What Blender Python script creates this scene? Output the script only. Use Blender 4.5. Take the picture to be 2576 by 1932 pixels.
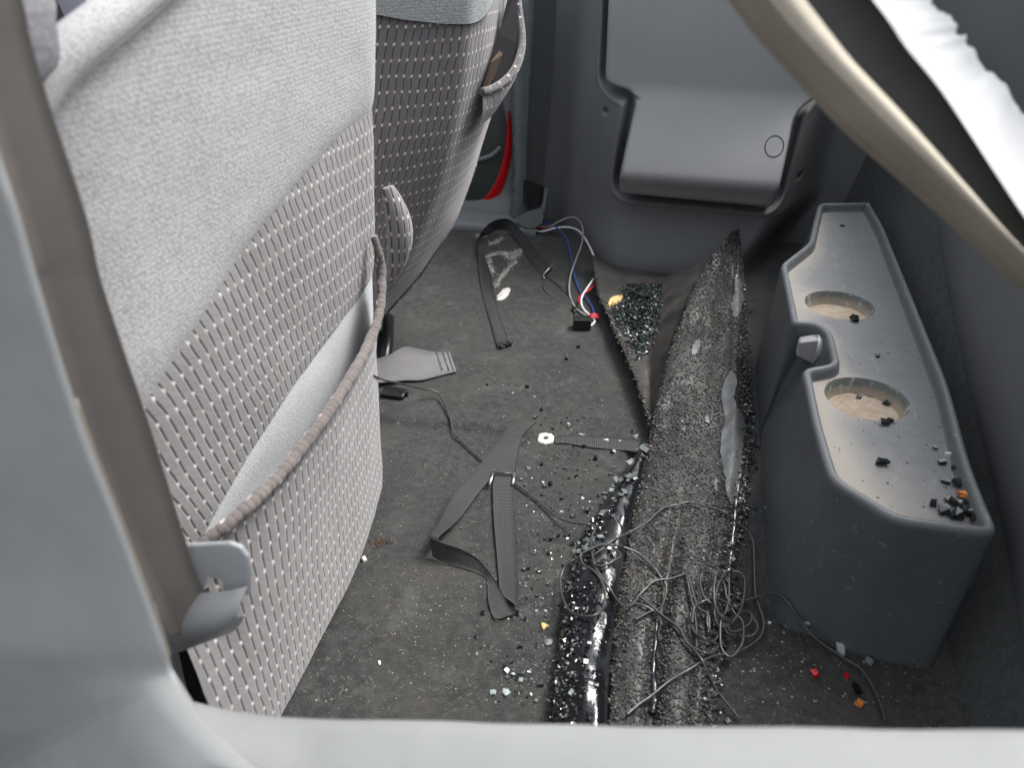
import bpy, math, random
import numpy as np
from mathutils import Vector
from mathutils.bvhtree import BVHTree
from mathutils.geometry import delaunay_2d_cdt
random.seed(7); rng = np.random.RandomState(7)
for o in list(bpy.data.objects): bpy.data.objects.remove(o)
SC = bpy.context.scene; COL = SC.collection

# ------------------------------------------------------------ camera, sky, sun, exposure
FPX = 1874.0; TH = math.radians(32); PS = math.radians(15.5); CAMH = 0.75
fw = Vector((-math.sin(PS)*math.cos(TH), math.cos(PS)*math.cos(TH), -math.sin(TH)))
rt = Vector((math.cos(PS), math.sin(PS), 0)); up = rt.cross(fw)
cam = bpy.data.cameras.new('camera'); camo = bpy.data.objects.new('camera', cam); COL.objects.link(camo)
camo.location = (0, 0, CAMH); camo.rotation_euler = (math.pi/2-TH, 0, PS)
cam.sensor_width = 36; cam.lens = 36*FPX/2576; cam.clip_start = 0.02; cam.clip_end = 200
cam.dof.use_dof = True; cam.dof.focus_distance = 1.2; cam.dof.aperture_fstop = 6.3
SC.camera = camo
SUN_DIR = Vector((0.40, 0.33, 0.85)).normalized()
W = bpy.data.worlds.new('World'); SC.world = W; W.use_nodes = True
wn = W.node_tree.nodes; wl = W.node_tree.links
sky = wn.new('ShaderNodeTexSky'); sky.sky_type = 'NISHITA'; sky.sun_disc = False
sky.sun_elevation = math.asin(SUN_DIR.z); sky.sun_rotation = math.atan2(SUN_DIR.x, SUN_DIR.y)
sky.dust_density = 4.0; sky.air_density = 1.0; sky.ozone_density = 0.6
hs = wn.new('ShaderNodeHueSaturation'); hs.inputs['Saturation'].default_value = .25   # thin bright cloud: almost colourless light
wl.new(sky.outputs[0], hs.inputs['Color']); wl.new(hs.outputs[0], wn['Background'].inputs[0]); wn['Background'].inputs[1].default_value = 0.15
sun = bpy.data.lights.new('sun', 'SUN'); suno = bpy.data.objects.new('sun', sun); COL.objects.link(suno)
sun.energy = 1.5; sun.angle = math.radians(22); sun.color = (1, .975, .94)
suno.rotation_euler = SUN_DIR.to_track_quat('Z', 'Y').to_euler(); suno.location = (2, .5, 4)
vs = SC.view_settings; vs.view_transform = 'Standard'; vs.look = 'None'; vs.exposure = 1.3; vs.gamma = 1; vs.use_curve_mapping = False

# ------------------------------------------------------------ helpers: photo pixel -> ray -> point on a plane or on a built surface
def ray(x, y): return (fw*FPX + rt*(x-1288) - up*(y-966)).normalized()
C0 = Vector((0, 0, CAMH))
def PZ(x, y, z=0.0):
    d = ray(x, y); return C0 + d*((z-CAMH)/d.z)
def PY(x, y, Y):
    d = ray(x, y); return C0 + d*(Y/d.y)
def PX(x, y, X):
    d = ray(x, y); return C0 + d*(X/d.x)
SUPV = []; SUPF = []; _bvh = [None]
def support(V, F):
    b = len(SUPV); SUPV.extend([Vector(v) for v in V]); SUPF.extend([[i+b for i in f] for f in F]); _bvh[0] = None
def bvh():
    if _bvh[0] is None: _bvh[0] = BVHTree.FromPolygons(SUPV, SUPF)
    return _bvh[0]
def hit(x, y, lift=0.0):
    d = ray(x, y); p, n, i, t = bvh().ray_cast(C0, d)
    if p is None: p = PZ(x, y)
    return p + Vector((0, 0, lift))
def drop(x, y, z=.5):
    p, n, i, t = bvh().ray_cast(Vector((x, y, z)), Vector((0, 0, -1)))
    return (p, n) if p is not None else (Vector((x, y, 0)), Vector((0, 0, 1)))
def cr(P, n=8, closed=False):
    P = [Vector(p) for p in P]; out = []; m = len(P)
    segs = m if closed else m-1
    for i in range(segs):
        g = (lambda k: P[k % m]) if closed else (lambda k: P[max(0, min(m-1, k))])
        a, b, c, d = g(i-1), g(i), g(i+1), g(i+2)
        for k in range(n):
            t = k/n
            out.append(.5*((2*b)+(c-a)*t+(2*a-5*b+4*c-d)*t*t+(3*b-a-3*c+d)*t**3))
    if not closed: out.append(P[-1].copy())
    return out
def interp(tab, x):
    return float(np.interp(x, [t[0] for t in tab], [t[1] for t in tab]))
def sm(a, b, x):
    t = np.clip((x-a)/(b-a), 0, 1); return t*t*(3-2*t)
_perm = rng.rand(64, 64)
def vnoise(x, y):
    x = np.asarray(x, float); y = np.asarray(y, float)
    xi = np.floor(x).astype(int); yi = np.floor(y).astype(int); fx = x-xi; fy = y-yi
    fx = fx*fx*(3-2*fx); fy = fy*fy*(3-2*fy)
    g = lambda a, b: _perm[a % 64, b % 64]
    return (g(xi, yi)*(1-fx)+g(xi+1, yi)*fx)*(1-fy)+(g(xi, yi+1)*(1-fx)+g(xi+1, yi+1)*fx)*fy-.5
ORI = {}
def tag(o, label=None, cat=None, group=None, kind=None):
    if label: o['label'] = label
    if cat: o['category'] = cat
    if group: o['group'] = group
    if kind: o['kind'] = kind
    return o
def thing(name, loc, label, cat, group=None):
    o = bpy.data.objects.new(name, None); COL.objects.link(o); o.location = loc; o.empty_display_size = .05
    ORI[o.name] = Vector(loc); return tag(o, label, cat, group)
def mk(name, V, F, mat, parent=None, smooth=True, uv=None, sup=False):
    V = [Vector(v) for v in V]
    o = Vector((sum(v.x for v in V)/len(V), sum(v.y for v in V)/len(V), min(v.z for v in V)))
    me = bpy.data.meshes.new(name); me.from_pydata([tuple(v-o) for v in V], [], [tuple(f) for f in F]); me.update()
    if uv is not None:
        L = me.uv_layers.new(name='UVMap'); idx = np.zeros(len(me.loops), int); me.loops.foreach_get('vertex_index', idx)
        L.data.foreach_set('uv', np.asarray(uv, float)[idx].ravel())
    if smooth: me.polygons.foreach_set('use_smooth', [True]*len(me.polygons))
    me.materials.append(mat); ob = bpy.data.objects.new(name, me); COL.objects.link(ob)
    ORI[ob.name] = o
    if parent is not None:
        ob.parent = parent; ob.location = o - ORI[parent.name]
    else: ob.location = o
    if sup: support(V, F)
    return ob
def gridF(nu, nv, closed_u=False):
    F = []
    for j in range(nv-1):
        for i in range(nu if closed_u else nu-1):
            a = j*nu+i; b = j*nu+(i+1) % nu
            F.append((a, b, b+nu, a+nu))
    return F
def tubeVF(P, r, ns=8, cap=True, rf=None):
    V = []; F = []; n = len(P); prev = None
    for i in range(n):
        t = (P[min(n-1, i+1)]-P[max(0, i-1)])
        t = t.normalized() if t.length > 1e-9 else Vector((0, 0, 1))
        if prev is None:
            a = Vector((0, 0, 1)) if abs(t.z) < .9 else Vector((1, 0, 0)); prev = (a-t*a.dot(t)).normalized()
        else: prev = (prev-t*prev.dot(t)).normalized()
        b = t.cross(prev); rr = r if rf is None else r*rf(i/(n-1), i)
        for k in range(ns):
            an = 2*math.pi*k/ns; V.append(P[i]+(prev*math.cos(an)+b*math.sin(an))*rr)
    F = gridF(ns, n, True)
    if cap: F.append(tuple(range(ns-1, -1, -1))); F.append(tuple(range((n-1)*ns, n*ns)))
    return V, F
def arclen(P):
    s = [0.0]
    for i in range(1, len(P)): s.append(s[-1]+(P[i]-P[i-1]).length)
    return s
def ribbon(name, L, R, mat, parent=None, th=.0013, n=8, nc=5, cup=0.0, fray=0.0):
    """solid webbing between two edge polylines"""
    L = cr(L, n); R = cr(R, n); mid = [(a+b)/2 for a, b in zip(L, R)]; s = arclen(mid); m = len(L)
    V = []; uv = []
    nrm = []
    for i in range(m):
        t = mid[min(m-1, i+1)]-mid[max(0, i-1)]; nn = (R[i]-L[i]).cross(t)
        nrm.append(nn.normalized() if nn.length > 1e-12 else Vector((0, 0, 1)))
    for side in (1, -1):
        for i in range(m):
            wd = (R[i]-L[i]).length
            for k in range(nc):
                f = k/(nc-1); p = L[i].lerp(R[i], f)+nrm[i]*(side*th/2+cup*(1-(2*f-1)**2))
                V.append(p); uv.append((s[i], f*wd))
    F = gridF(nc, m); b = m*nc
    F2 = [tuple(reversed([q+b for q in f])) for f in F]; F = F+F2
    for i in range(m-1):
        for k in (0, nc-1):
            a = i*nc+k; q = (a, a+nc, a+nc+b, a+b); F.append(q if k else tuple(reversed(q)))
    for i in (0, m-1):
        for k in range(nc-1):
            a = i*nc+k; F.append((a, a+1, a+1+b, a+b))
    return mk(name, V, F, mat, parent, True, uv)
def boxVF(c, ax, ay, az):
    c = Vector(c); V = [c+Vector(ax)*sx+Vector(ay)*sy+Vector(az)*sz for sz in (-1, 1) for sy in (-1, 1) for sx in (-1, 1)]
    return V, [(0, 2, 3, 1), (4, 5, 7, 6), (0, 1, 5, 4), (2, 6, 7, 3), (0, 4, 6, 2), (1, 3, 7, 5)]
def bevel(o, w=.002, seg=2):
    m = o.modifiers.new('bevel', 'BEVEL'); m.width = w; m.segments = seg; m.limit_method = 'ANGLE'; m.angle_limit = .6; return o
class MB:
    def __init__(s): s.V = []; s.F = []
    def add(s, V, F):
        b = len(s.V); s.V += [Vector(v) for v in V]; s.F += [tuple(i+b for i in f) for f in F]
    def box(s, *a): s.add(*boxVF(*a))
    def tube(s, *a, **k): s.add(*tubeVF(*a, **k))
    def build(s, name, mat, parent=None, smooth=True, sup=False): return mk(name, s.V, s.F, mat, parent, smooth, None, sup)

# ------------------------------------------------------------ materials
class NT:
    def __init__(s, name):
        s.m = bpy.data.materials.new(name); s.m.use_nodes = True; s.t = s.m.node_tree; s.n = s.t.nodes; s.l = s.t.links
        s.p = s.n['Principled BSDF']
    def set(s, inp, v):
        if isinstance(v, bpy.types.NodeSocket): s.l.new(v, inp)
        elif v is not None:
            if isinstance(v, tuple) and len(v) == 3 and inp.type == 'RGBA': v = v+(1,)
            inp.default_value = v
    def node(s, t, ins=None, out=0, **at):
        n = s.n.new(t)
        for k, v in at.items(): setattr(n, k, v)
        for k, v in (ins or {}).items(): s.set(n.inputs[k], v)
        return n.outputs[out]
    def math(s, op, a, b=0.0, c=None):
        d = {0: a, 1: b}
        if c is not None: d[2] = c
        return s.node('ShaderNodeMath', d, operation=op)
    def noise(s, vec, scale, detail=3, rough=.5, out=0, dist=0):
        return s.node('ShaderNodeTexNoise', {'Vector': vec, 'Scale': scale, 'Detail': detail, 'Roughness': rough, 'Distortion': dist}, out)
    def vor(s, vec, scale, feature='F1', out=0, rnd=1.0):
        return s.node('ShaderNodeTexVoronoi', {'Vector': vec, 'Scale': scale, 'Randomness': rnd}, out, feature=feature)
    def ramp(s, fac, stops):
        n = s.n.new('ShaderNodeValToRGB'); e = n.color_ramp.elements
        while len(e) < len(stops): e.new(.5)
        for q, (p, c) in zip(e, stops):
            q.position = p; q.color = (c, c, c, 1) if not isinstance(c, tuple) else c+(1,)
        s.set(n.inputs[0], fac); return n.outputs[0]
    def mix(s, fac, a, b, mode='MIX'):
        n = s.n.new('ShaderNodeMix'); n.data_type = 'RGBA'; n.blend_type = mode
        s.set(n.inputs[0], fac); s.set(n.inputs[6], a); s.set(n.inputs[7], b); return n.outputs[2]
    def mr(s, v, a, b, c=0.0, d=1.0): return s.node('ShaderNodeMapRange', {0: v, 1: a, 2: b, 3: c, 4: d})
    def obj(s): return s.node('ShaderNodeTexCoord', out=3)
    def geo(s): return s.node('ShaderNodeNewGeometry', out=0)
    def uv(s): return s.node('ShaderNodeTexCoord', out=2)
    def xyz(s, v):
        n = s.n.new('ShaderNodeSeparateXYZ'); s.set(n.inputs[0], v); return n.outputs
    def mul(s, v, k): return s.node('ShaderNodeVectorMath', {0: v, 1: k}, operation='MULTIPLY')
    def bump(s, h, st=.5, d=.001, nrm=None):
        i = {'Strength': st, 'Distance': d, 'Height': h}
        if nrm is not None: i['Normal'] = nrm
        return s.node('ShaderNodeBump', i)
    def out(s, col=None, rough=None, normal=None, spec=None, metal=None, sheen=None, trans=None, ior=None):
        for k, v in (('Base Color', col), ('Roughness', rough), ('Normal', normal), ('Specular IOR Level', spec), ('Metallic', metal), ('Sheen Weight', sheen), ('Transmission Weight', trans), ('IOR', ior)):
            if v is not None: s.set(s.p.inputs[k], v)
        return s.m
def plain(name, col, rough=.5, var=.15, vscale=30, spec=.5, metal=0.0, bump=0.0, bscale=400, bdist=.0006):
    t = NT(name); g = t.geo(); n = t.noise(g, vscale, 4, .6)
    c2 = tuple(min(1, c*(1+var)) for c in col); c1 = tuple(c*(1-var) for c in col)
    cc = t.mix(n, c1, c2); nr = None
    if bump: nr = t.bump(t.noise(g, bscale, 2), bump, bdist)
    rr = t.mr(t.noise(g, vscale*2.3, 3), .3, .7, max(0, rough-.08), min(1, rough+.08))
    return t.out(cc, rr, nr, spec, metal)

def m_carpet(name, c1, c2, stain=None, scale=1.0):
    t = NT(name); g = t.geo()
    fine = t.noise(g, 480*scale, 4, .75); mid = t.noise(g, 75*scale, 4, .7); big = t.noise(g, 5.5, 4, .6)
    c = t.mix(t.mr(fine, .36, .66), c1, c2)
    c = t.mix(t.mr(mid, .36, .62, 0, .7), c, tuple(x*.45 for x in c1))
    if stain:
        c = t.mix(t.mr(big, .48, .7, 0, .7), c, stain)
        s2 = t.noise(g, 14, 5, .7); c = t.mix(t.mr(s2, .55, .72, 0, .5), c, tuple(x*1.5 for x in c2))
        s3 = t.noise(g, 3.1, 4, .65); c = t.mix(t.mr(s3, .5, .68, 0, .6), c, (.024, .028, .030))
    sp = t.vor(g, 700*scale, out=1); spv = t.xyz(sp)[0]
    c = t.mix(t.mr(spv, .98, .99, 0, .4), c, tuple(min(1, x*4) for x in c2))
    h = t.math('ADD', t.math('MULTIPLY', fine, 1.0), t.math('MULTIPLY', mid, .6))
    return t.out(c, .95, t.bump(h, 1.0, .0022), .15, 0, .15)
M = {}
M['carpet'] = m_carpet('carpet', (.026, .028, .028), (.07, .072, .069), (.06, .056, .047))
M['wall_carpet'] = m_carpet('wall_carpet', (.042, .05, .053), (.066, .076, .08))
M['plastic'] = plain('grey_trim_plastic', (.165, .173, .177), .6, .09, 6, .3, bump=.25, bscale=900, bdist=.0004)
M['jump'] = plain('jump_seat_plastic', (.27, .276, .279), .58, .09, 7, .3, bump=.25, bscale=900, bdist=.0004)
M['trim_light'] = plain('pale_grey_trim', (.30, .32, .33), .5, .08, 8, .4, bump=.2, bscale=600)
M['sill'] = plain('mottled_pale_sill', (.265, .272, .272), .55, .2, 13, .4)  # tone variation paints mottled reflections into the pale colour
M['dark_trim'] = plain('dark_trim', (.05, .058, .055), .6, .15, 9, .3)
M['black'] = plain('black_plastic', (.013, .014, .015), .35, .2, 40)
M['deep'] = plain('dark_cloth_and_shade', (.02, .02, .022), .9, .2, 30, .1)
M['red'] = plain('red_reflector', (.5, .006, .012), .22, .1, 20)
M['metal'] = plain('bright_metal', (.62, .62, .6), .3, .1, 90, .5, .9)
M['latch'] = plain('satin_latch_metal', (.46, .475, .49), .4, .1, 20, .5, .2)
M['grey_knob'] = plain('pale_grey_knob_plastic', (.33, .335, .345), .4, .05, 20)
M['tan'] = plain('dusty_tan_rubber', (.31, .27, .215), .8, .28, 28, .3, bump=.4, bscale=60, bdist=.002)
M['tan2'] = plain('dusty_pale_tan_rubber', (.46, .41, .335), .8, .28, 28, .3, bump=.4, bscale=60, bdist=.002)
M['seal_dark'] = plain('dark_seal_rubber', (.15, .155, .14), .6, .2, 22, .3)
M['glare_paint'] = plain('white_glare_paint', (.62, .63, .64), .35, .35, 16, .5)  # white tone stands in for bright glare on the frame edge
M['white_bit'] = plain('white_flake', (.55, .54, .5), .7, .15, 200, .2, bump=.5, bscale=500)
M['leaf'] = plain('dry_yellow_leaf', (.62, .45, .2), .7, .25, 120, .2, bump=.5, bscale=300)
M['orange'] = plain('orange_plastic', (.6, .2, .04), .5, .2, 100)
M['rust'] = plain('rust', (.07, .036, .022), .85, .5, 300, .2)
M['brown_card'] = plain('brown_card', (.10, .07, .05), .7, .3, 60)
M['tape'] = plain('grey_tape', (.30, .34, .37), .5, .15, 100)
M['wire_white'] = plain('wire_white', (.68, .68, .68), .4, .05, 60)
M['wire_grey'] = plain('wire_grey', (.30, .29, .28), .4, .05, 60)
M['wire_blue'] = plain('wire_blue', (.035, .08, .32), .4, .05, 60)
M['wire_red'] = plain('wire_red', (.5, .012, .03), .35, .05, 60)
M['cable'] = plain('cable_black', (.05, .05, .05), .3, .15, 80, .6)
M['lilac'] = plain('pale_lilac_plastic', (.5, .48, .56), .5, .08, 30)

def m_web(name, col, ribs=700, rough=.65, dust=.0, deep=.45, bs=.7):
    t = NT(name); u = t.xyz(t.uv()); g = t.geo()
    a = t.math('SINE', t.math('MULTIPLY', u[0], 2*math.pi*ribs/1.0)); b = t.math('SINE', t.math('MULTIPLY', u[1], 2*math.pi*400))
    h = t.math('MULTIPLY_ADD', b, .5, a)
    n = t.noise(g, 45, 4, .6)
    c = t.mix(n, tuple(x*.75 for x in col), tuple(x*1.3 for x in col))
    c = t.mix(t.mr(h, -1.5, 1.5), tuple(x*deep for x in col), c)
    if dust: c = t.mix(t.mr(t.noise(g, 25, 5, .7), .5, .75, 0, dust), c, (.2, .17, .13))
    return t.out(c, rough, t.bump(h, bs, .0007), .35, 0, .1)
M['web_black'] = m_web('black_webbing', (.016, .016, .017), 330, .5)
M['web_grey'] = m_web('charcoal_webbing', (.05, .05, .05), 300)
M['web_belt'] = m_web('grey_belt_webbing', (.27, .27, .275), 550, .6, .25)
M['web_tan'] = m_web('worn_brown_grey_belt', (.19, .172, .158), 500, .8, .3, .95, .1)
M['web_dark'] = m_web('dark_far_belt', (.06, .062, .064), 300)

def m_knit(name, c1, c2, sx=430, sy=250):
    t = NT(name); u = t.uv(); g = t.geo()
    v = t.mul(u, (sx, sy, 1)); d = t.vor(v, 1.0, 'F1', 0, .5)
    big = t.noise(g, 9, 4, .6); fz = t.noise(g, 1500, 2, .6)
    c = t.mix(t.mr(d, .15, .8), c2, c1)
    c = t.mix(t.mr(t.noise(g, 23, 5, .7), .45, .75, 0, .3), c, tuple(a_*b_ for a_, b_ in zip(c2, (.78, .77, .8))))
    c = t.mix(t.mr(big, .3, .7, 0, .25), c, tuple(x*.8 for x in c2))
    c = t.mix(t.mr(fz, .3, .7, 0, .3), c, c1)
    h = t.math('SUBTRACT', 1.0, d)
    return t.out(c, .95, t.bump(t.math('MULTIPLY_ADD', fz, .3, h), .8, .0006), .1, 0, .2)
M['knit'] = m_knit('pale_grey_knit', (.25, .25, .256), (.53, .53, .53))
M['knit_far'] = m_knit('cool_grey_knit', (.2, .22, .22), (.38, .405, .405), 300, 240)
M['lining'] = m_knit('pale_pocket_lining', (.4, .42, .43), (.6, .62, .63), 380, 340)

def m_dot(name, base=(.222, .211, .215), w=.0114, P=.0228, dark=(.03, .028, .03), line=1.0):
    t = NT(name); u = t.xyz(t.uv()); g = t.geo()
    wob = t.noise(g, 9, 3); U = t.math('MULTIPLY_ADD', t.math('SUBTRACT', wob, .5), .016, u[0])
    ux = t.math('DIVIDE', U, w); gi = t.math('ROUND', ux); du = t.math('ABSOLUTE', t.math('SUBTRACT', ux, gi)); ci = t.math('FLOOR', ux); fu = t.math('FRACT', ux)
    Vw = t.math('MULTIPLY_ADD', t.math('SUBTRACT', t.noise(g, 7, 3), .5), .018, u[1])
    vv = t.math('DIVIDE', Vw, P); vi = t.math('ROUND', vv); dv = t.math('ABSOLUTE', t.math('SUBTRACT', vv, vi))
    dot = t.math('MULTIPLY', t.mr(du, .16, .10), t.mr(dv, .095, .06))
    ln = t.math('MULTIPLY', t.mr(du, .12, .05), t.mr(dv, .13, .18))
    ce = t.math('MULTIPLY', t.math('ADD', vv, t.math('MULTIPLY', fu, .35)), 2.0); cl = t.math('ABSOLUTE', t.math('SUBTRACT', t.math('FRACT', ce), .5))
    rnd = t.node('ShaderNodeTexWhiteNoise', {0: t.node('ShaderNodeCombineXYZ', {0: ci, 1: t.math('FLOOR', ce)})}, 0)
    rd = t.node('ShaderNodeTexWhiteNoise', {0: t.node('ShaderNodeCombineXYZ', {0: gi, 1: vi})}, 0)
    big = t.noise(g, 8, 4, .6)
    c = t.mix(rnd, tuple(x*.88 for x in base), tuple(x*1.1 for x in base))
    c = t.mix(t.mr(big, .35, .7, 0, .4), c, tuple(x*1.3 for x in base))
    c = t.mix(t.mr(cl, .42, .5, 0, .3), c, tuple(x*.6 for x in base))
    c = t.mix(t.mr(fu, .82, .93, 0, .18), c, tuple(x*1.7 for x in base))  # painted highlight beside each groove
    c = t.mix(t.math('MULTIPLY', ln, line), c, dark)
    c = t.mix(dot, c, t.mix(t.mr(rd, .68, .75), (.7, .69, .67), (.62, .5, .4)))
    fz = t.noise(g, 1300, 2, .6); c = t.mix(t.mr(fz, .3, .7, 0, .25), c, tuple(x*.5 for x in base))
    h = t.math('SUBTRACT', t.mr(du, .0, .16), t.math('MULTIPLY', t.mr(cl, .42, .5), .2))
    h = t.math('MAXIMUM', h, dot)
    return t.out(c, .9, t.bump(t.math('MULTIPLY_ADD', fz, .15, h), .8, .0010), .1, 0, .3)
M['dot'] = m_dot('dotted_quilt_cloth'); M['dot_rim'] = m_dot('gathered_rim_cloth', (.145, .128, .122), .0114, .03); M['dot_far'] = m_dot('shaded_quilt_cloth_far', (.165, .154, .16), .0114, .0228, (.03, .028, .03), .75)  # far copy of the cloth is darkened to paint in its shade

def m_film():
    t = NT('black_tint_film'); g = t.geo()
    n = t.noise(g, 26, 4, .6); v = t.vor(g, 190, 'DISTANCE_TO_EDGE'); sc = t.noise(g, 9, 4, .7)
    c = t.mix(t.mr(sc, .5, .7), (.006, .007, .009), (.03, .033, .036))
    b = t.bump(n, .35, .006); b2 = t.bump(t.mr(v, 0, .12), .12, .0008, b)
    return t.out(c, t.mr(sc, .3, .75, .05, .3), b2, .6)
M['film'] = m_film()
def m_felt():
    t = NT('film_underside'); g = t.geo(); n = t.noise(g, 18, 5, .65); f = t.noise(g, 300, 3, .6)
    c = t.mix(t.mr(n, .3, .7), (.014, .015, .016), (.075, .068, .06)); c = t.mix(t.mr(f, .4, .8, 0, .5), c, (.03, .03, .03))
    return t.out(c, .5, t.bump(t.math('MULTIPLY_ADD', f, .15, n), .6, .004), .4)
M['felt'] = m_felt()
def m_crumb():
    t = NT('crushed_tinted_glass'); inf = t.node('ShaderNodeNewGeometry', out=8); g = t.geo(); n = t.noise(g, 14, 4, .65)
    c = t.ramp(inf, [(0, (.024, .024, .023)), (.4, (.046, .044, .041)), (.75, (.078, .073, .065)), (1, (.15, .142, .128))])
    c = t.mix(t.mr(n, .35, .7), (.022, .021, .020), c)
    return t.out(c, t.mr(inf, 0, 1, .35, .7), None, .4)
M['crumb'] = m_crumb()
def m_glass(name, col, tr=.35, rough=.06):
    t = NT(name); inf = t.node('ShaderNodeObjectInfo', out=5)
    return t.out(t.mix(inf, tuple(c*.5 for c in col), tuple(c*1.6 for c in col)), rough, None, .8, 0, None, tr, 1.5)
M['gl_dark'] = m_glass('dark_tinted_glass', (.012, .017, .017), .15)
M['gl_clear'] = m_glass('clear_glass_bit', (.6, .68, .66), .6)
M['gl_teal'] = m_glass('sky_toned_glass', (.075, .088, .088), .1, .22)  # teal grey paints reflected sky into the glass colour
def m_box():
    t = NT('tray_plastic'); g = t.geo(); at = t.n.new('ShaderNodeAttribute'); at.attribute_name = 'dust'
    n = t.noise(g, 14, 5, .65); f = t.noise(g, 160, 3, .7); s = t.noise(g, 5, 3)
    base = t.mix(n, (.078, .087, .095), (.094, .104, .112))
    du = t.math('MULTIPLY', at.outputs['Fac'], t.mr(t.noise(g, 34, 6, .7), .34, .62, .5, 1.0)); du = t.math('MULTIPLY', du, t.mr(f, .3, .6, .7, 1.0))
    c = t.mix(du, base, (.235, .24, .246)); c = t.mix(t.mr(at.outputs['Fac'], .66, 1.0, 0, .65), c, t.mix(s, (.3, .28, .25), (.4, .35, .28)))
    sc = t.math('MULTIPLY', t.mr(t.noise(t.mul(g, (1, .25, 1)), 130, 3, .65), .62, .72), .4); c = t.mix(sc, c, (.3, .3, .3))
    return t.out(c, t.mr(du, 0, 1, .42, .8), t.bump(t.noise(g, 900, 2), .3, .0005), .45)
M['box'] = m_box()
def m_dirt():
    t = NT('dusty_cup_floor'); g = t.geo(); n = t.noise(g, 70, 5, .7); f = t.noise(g, 420, 3, .7)
    c = t.mix(t.mr(n, .3, .7), (.34, .27, .2), (.48, .41, .33)); c = t.mix(t.mr(f, .56, .7, 0, .6), c, (.14, .11, .08))
    return t.out(c, .9, t.bump(f, .7, .0015), .2)
M['dirt'] = m_dirt()
def m_cupwall():
    t = NT('stained_cup_wall'); g = t.geo(); z = t.xyz(g)[2]; n = t.noise(g, 60, 5, .7)
    k = t.mr(t.math('MULTIPLY_ADD', t.math('SUBTRACT', n, .5), .02, z), .186, .198)
    c = t.mix(k, (.34, .29, .23), (.13, .15, .145)); c = t.mix(t.mr(n, .55, .62, 0, .8), c, (.4, .42, .38))
    return t.out(c, .75, t.bump(n, .5, .002), .3)
M['cupwall'] = m_cupwall()

# ------------------------------------------------------------ the setting: floor, far side wall, rear wall, far door, dark front
def floor_z(x, y):
    x = np.asarray(x, float); y = np.asarray(y, float)
    z = .006*vnoise(x*5+3, y*5)+.0022*vnoise(x*17, y*17+5)
    z = z+.006*sm(-.012, .012, y-(1.0+.12*(x+.3)))*(1-sm(-.25, -.1, x))      # low step where two carpet sections meet
    return z
nx, ny = 330, 420
gx = np.linspace(-1.25, .62, nx); gy = np.linspace(.14, 2.2, ny); XX, YY = np.meshgrid(gx, gy)
ZZ = floor_z(XX, YY)+.0012*vnoise(XX*160, YY*160)
V = np.stack([XX.ravel(), YY.ravel(), ZZ.ravel()], 1)
tag(mk('floor', V, gridF(nx, ny), M['carpet'], sup=True), kind='structure', label='worn dark grey carpet floor behind the seats')

def poly_sdf(px, py, poly):
    px = np.asarray(px, float); d = np.full(px.shape, 1e9); ins = np.zeros(px.shape, bool); n = len(poly)
    for i in range(n):
        ax, ay = poly[i]; bx, by = poly[(i+1) % n]; ex, ey = bx-ax, by-ay
        t = np.clip(((px-ax)*ex+(py-ay)*ey)/(ex*ex+ey*ey+1e-12), 0, 1)
        d = np.minimum(d, np.hypot(px-ax-ex*t, py-ay-ey*t))
        c = ((ay > py) != (by > py)) & (px < (bx-ax)*(py-ay)/(by-ay+1e-12)+ax); ins ^= c
    return np.where(ins, -d, d)
def round_poly(P, r, n=5):
    out = []; m = len(P)
    for i in range(m):
        a, b, c = Vector(P[i-1]), Vector(P[i]), Vector(P[(i+1) % m])
        ri = r[i] if isinstance(r, (list, tuple)) else r
        d1 = (a-b); d2 = (c-b); k = min(ri, d1.length*.45, d2.length*.45); p = b+d1.normalized()*k; q = b+d2.normalized()*k
        for j in range(n+1):
            t = j/n; out.append(p*(1-t)**2+b*2*t*(1-t)+q*t*t)
    return out
JY = 1.80
jp = [(1516, -60), (1511, 0), (1505, 222), (1583, 252), (1538, 500), (1954, 540), (2014, 296), (2095, 246), (2110, -60)]
jpoly = [PY(x, y, 1.752 if y > 400 else (1.81 if y > 235 else 1.835)) for x, y in jp]; jxz = round_poly([(p.x, p.z) for p in jpoly], [.02, .02, .03, .018, .035, .03, .02, .02, .02], 6)
jxz = [(p.x, p.y) for p in jxz]
def wall_y(x, z):
    left = sm(-.46, -.20, x)
    c = .13+.06*sm(0, .16, z); right = 1-sm(c-.075, c+.085, x)
    face = 1.765+.035*sm(.0, .14, z)+.055*sm(.3, .62, z)
    return 2.06+(face-2.06)*left*right
nx, nz = 300, 230
gx = np.linspace(-.56, .36, nx); gz = np.linspace(-.01, .76, nz); XX, ZZ = np.meshgrid(gx, gz)
sd = poly_sdf(XX, ZZ, jxz)
YY = wall_y(XX, ZZ)+.05*sm(.016, -.004, sd)-.0035*np.exp(-((sd-.018)/.006)**2)
HOLES = [PY(1514, 292, 1.81), PY(2014, 470, 1.83)]
for h in HOLES:
    rr = np.hypot(XX-h.x, ZZ-h.z); YY = YY+.010*sm(.011, .006, rr)
V = np.stack([XX.ravel(), YY.ravel(), ZZ.ravel()], 1)
wall = tag(mk('side_wall', V, gridF(nx, nz), M['plastic'], sup=True), kind='structure', label='moulded grey plastic side wall around the folded jump seat')
for h in HOLES:
    y = float(wall_y(h.x, h.z))+.009; mb = MB()
    mb.tube([Vector((h.x, y+.004, h.z)), Vector((h.x, y, h.z))], .0035, 10); mb.build('screw', M['black'], wall)

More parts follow.
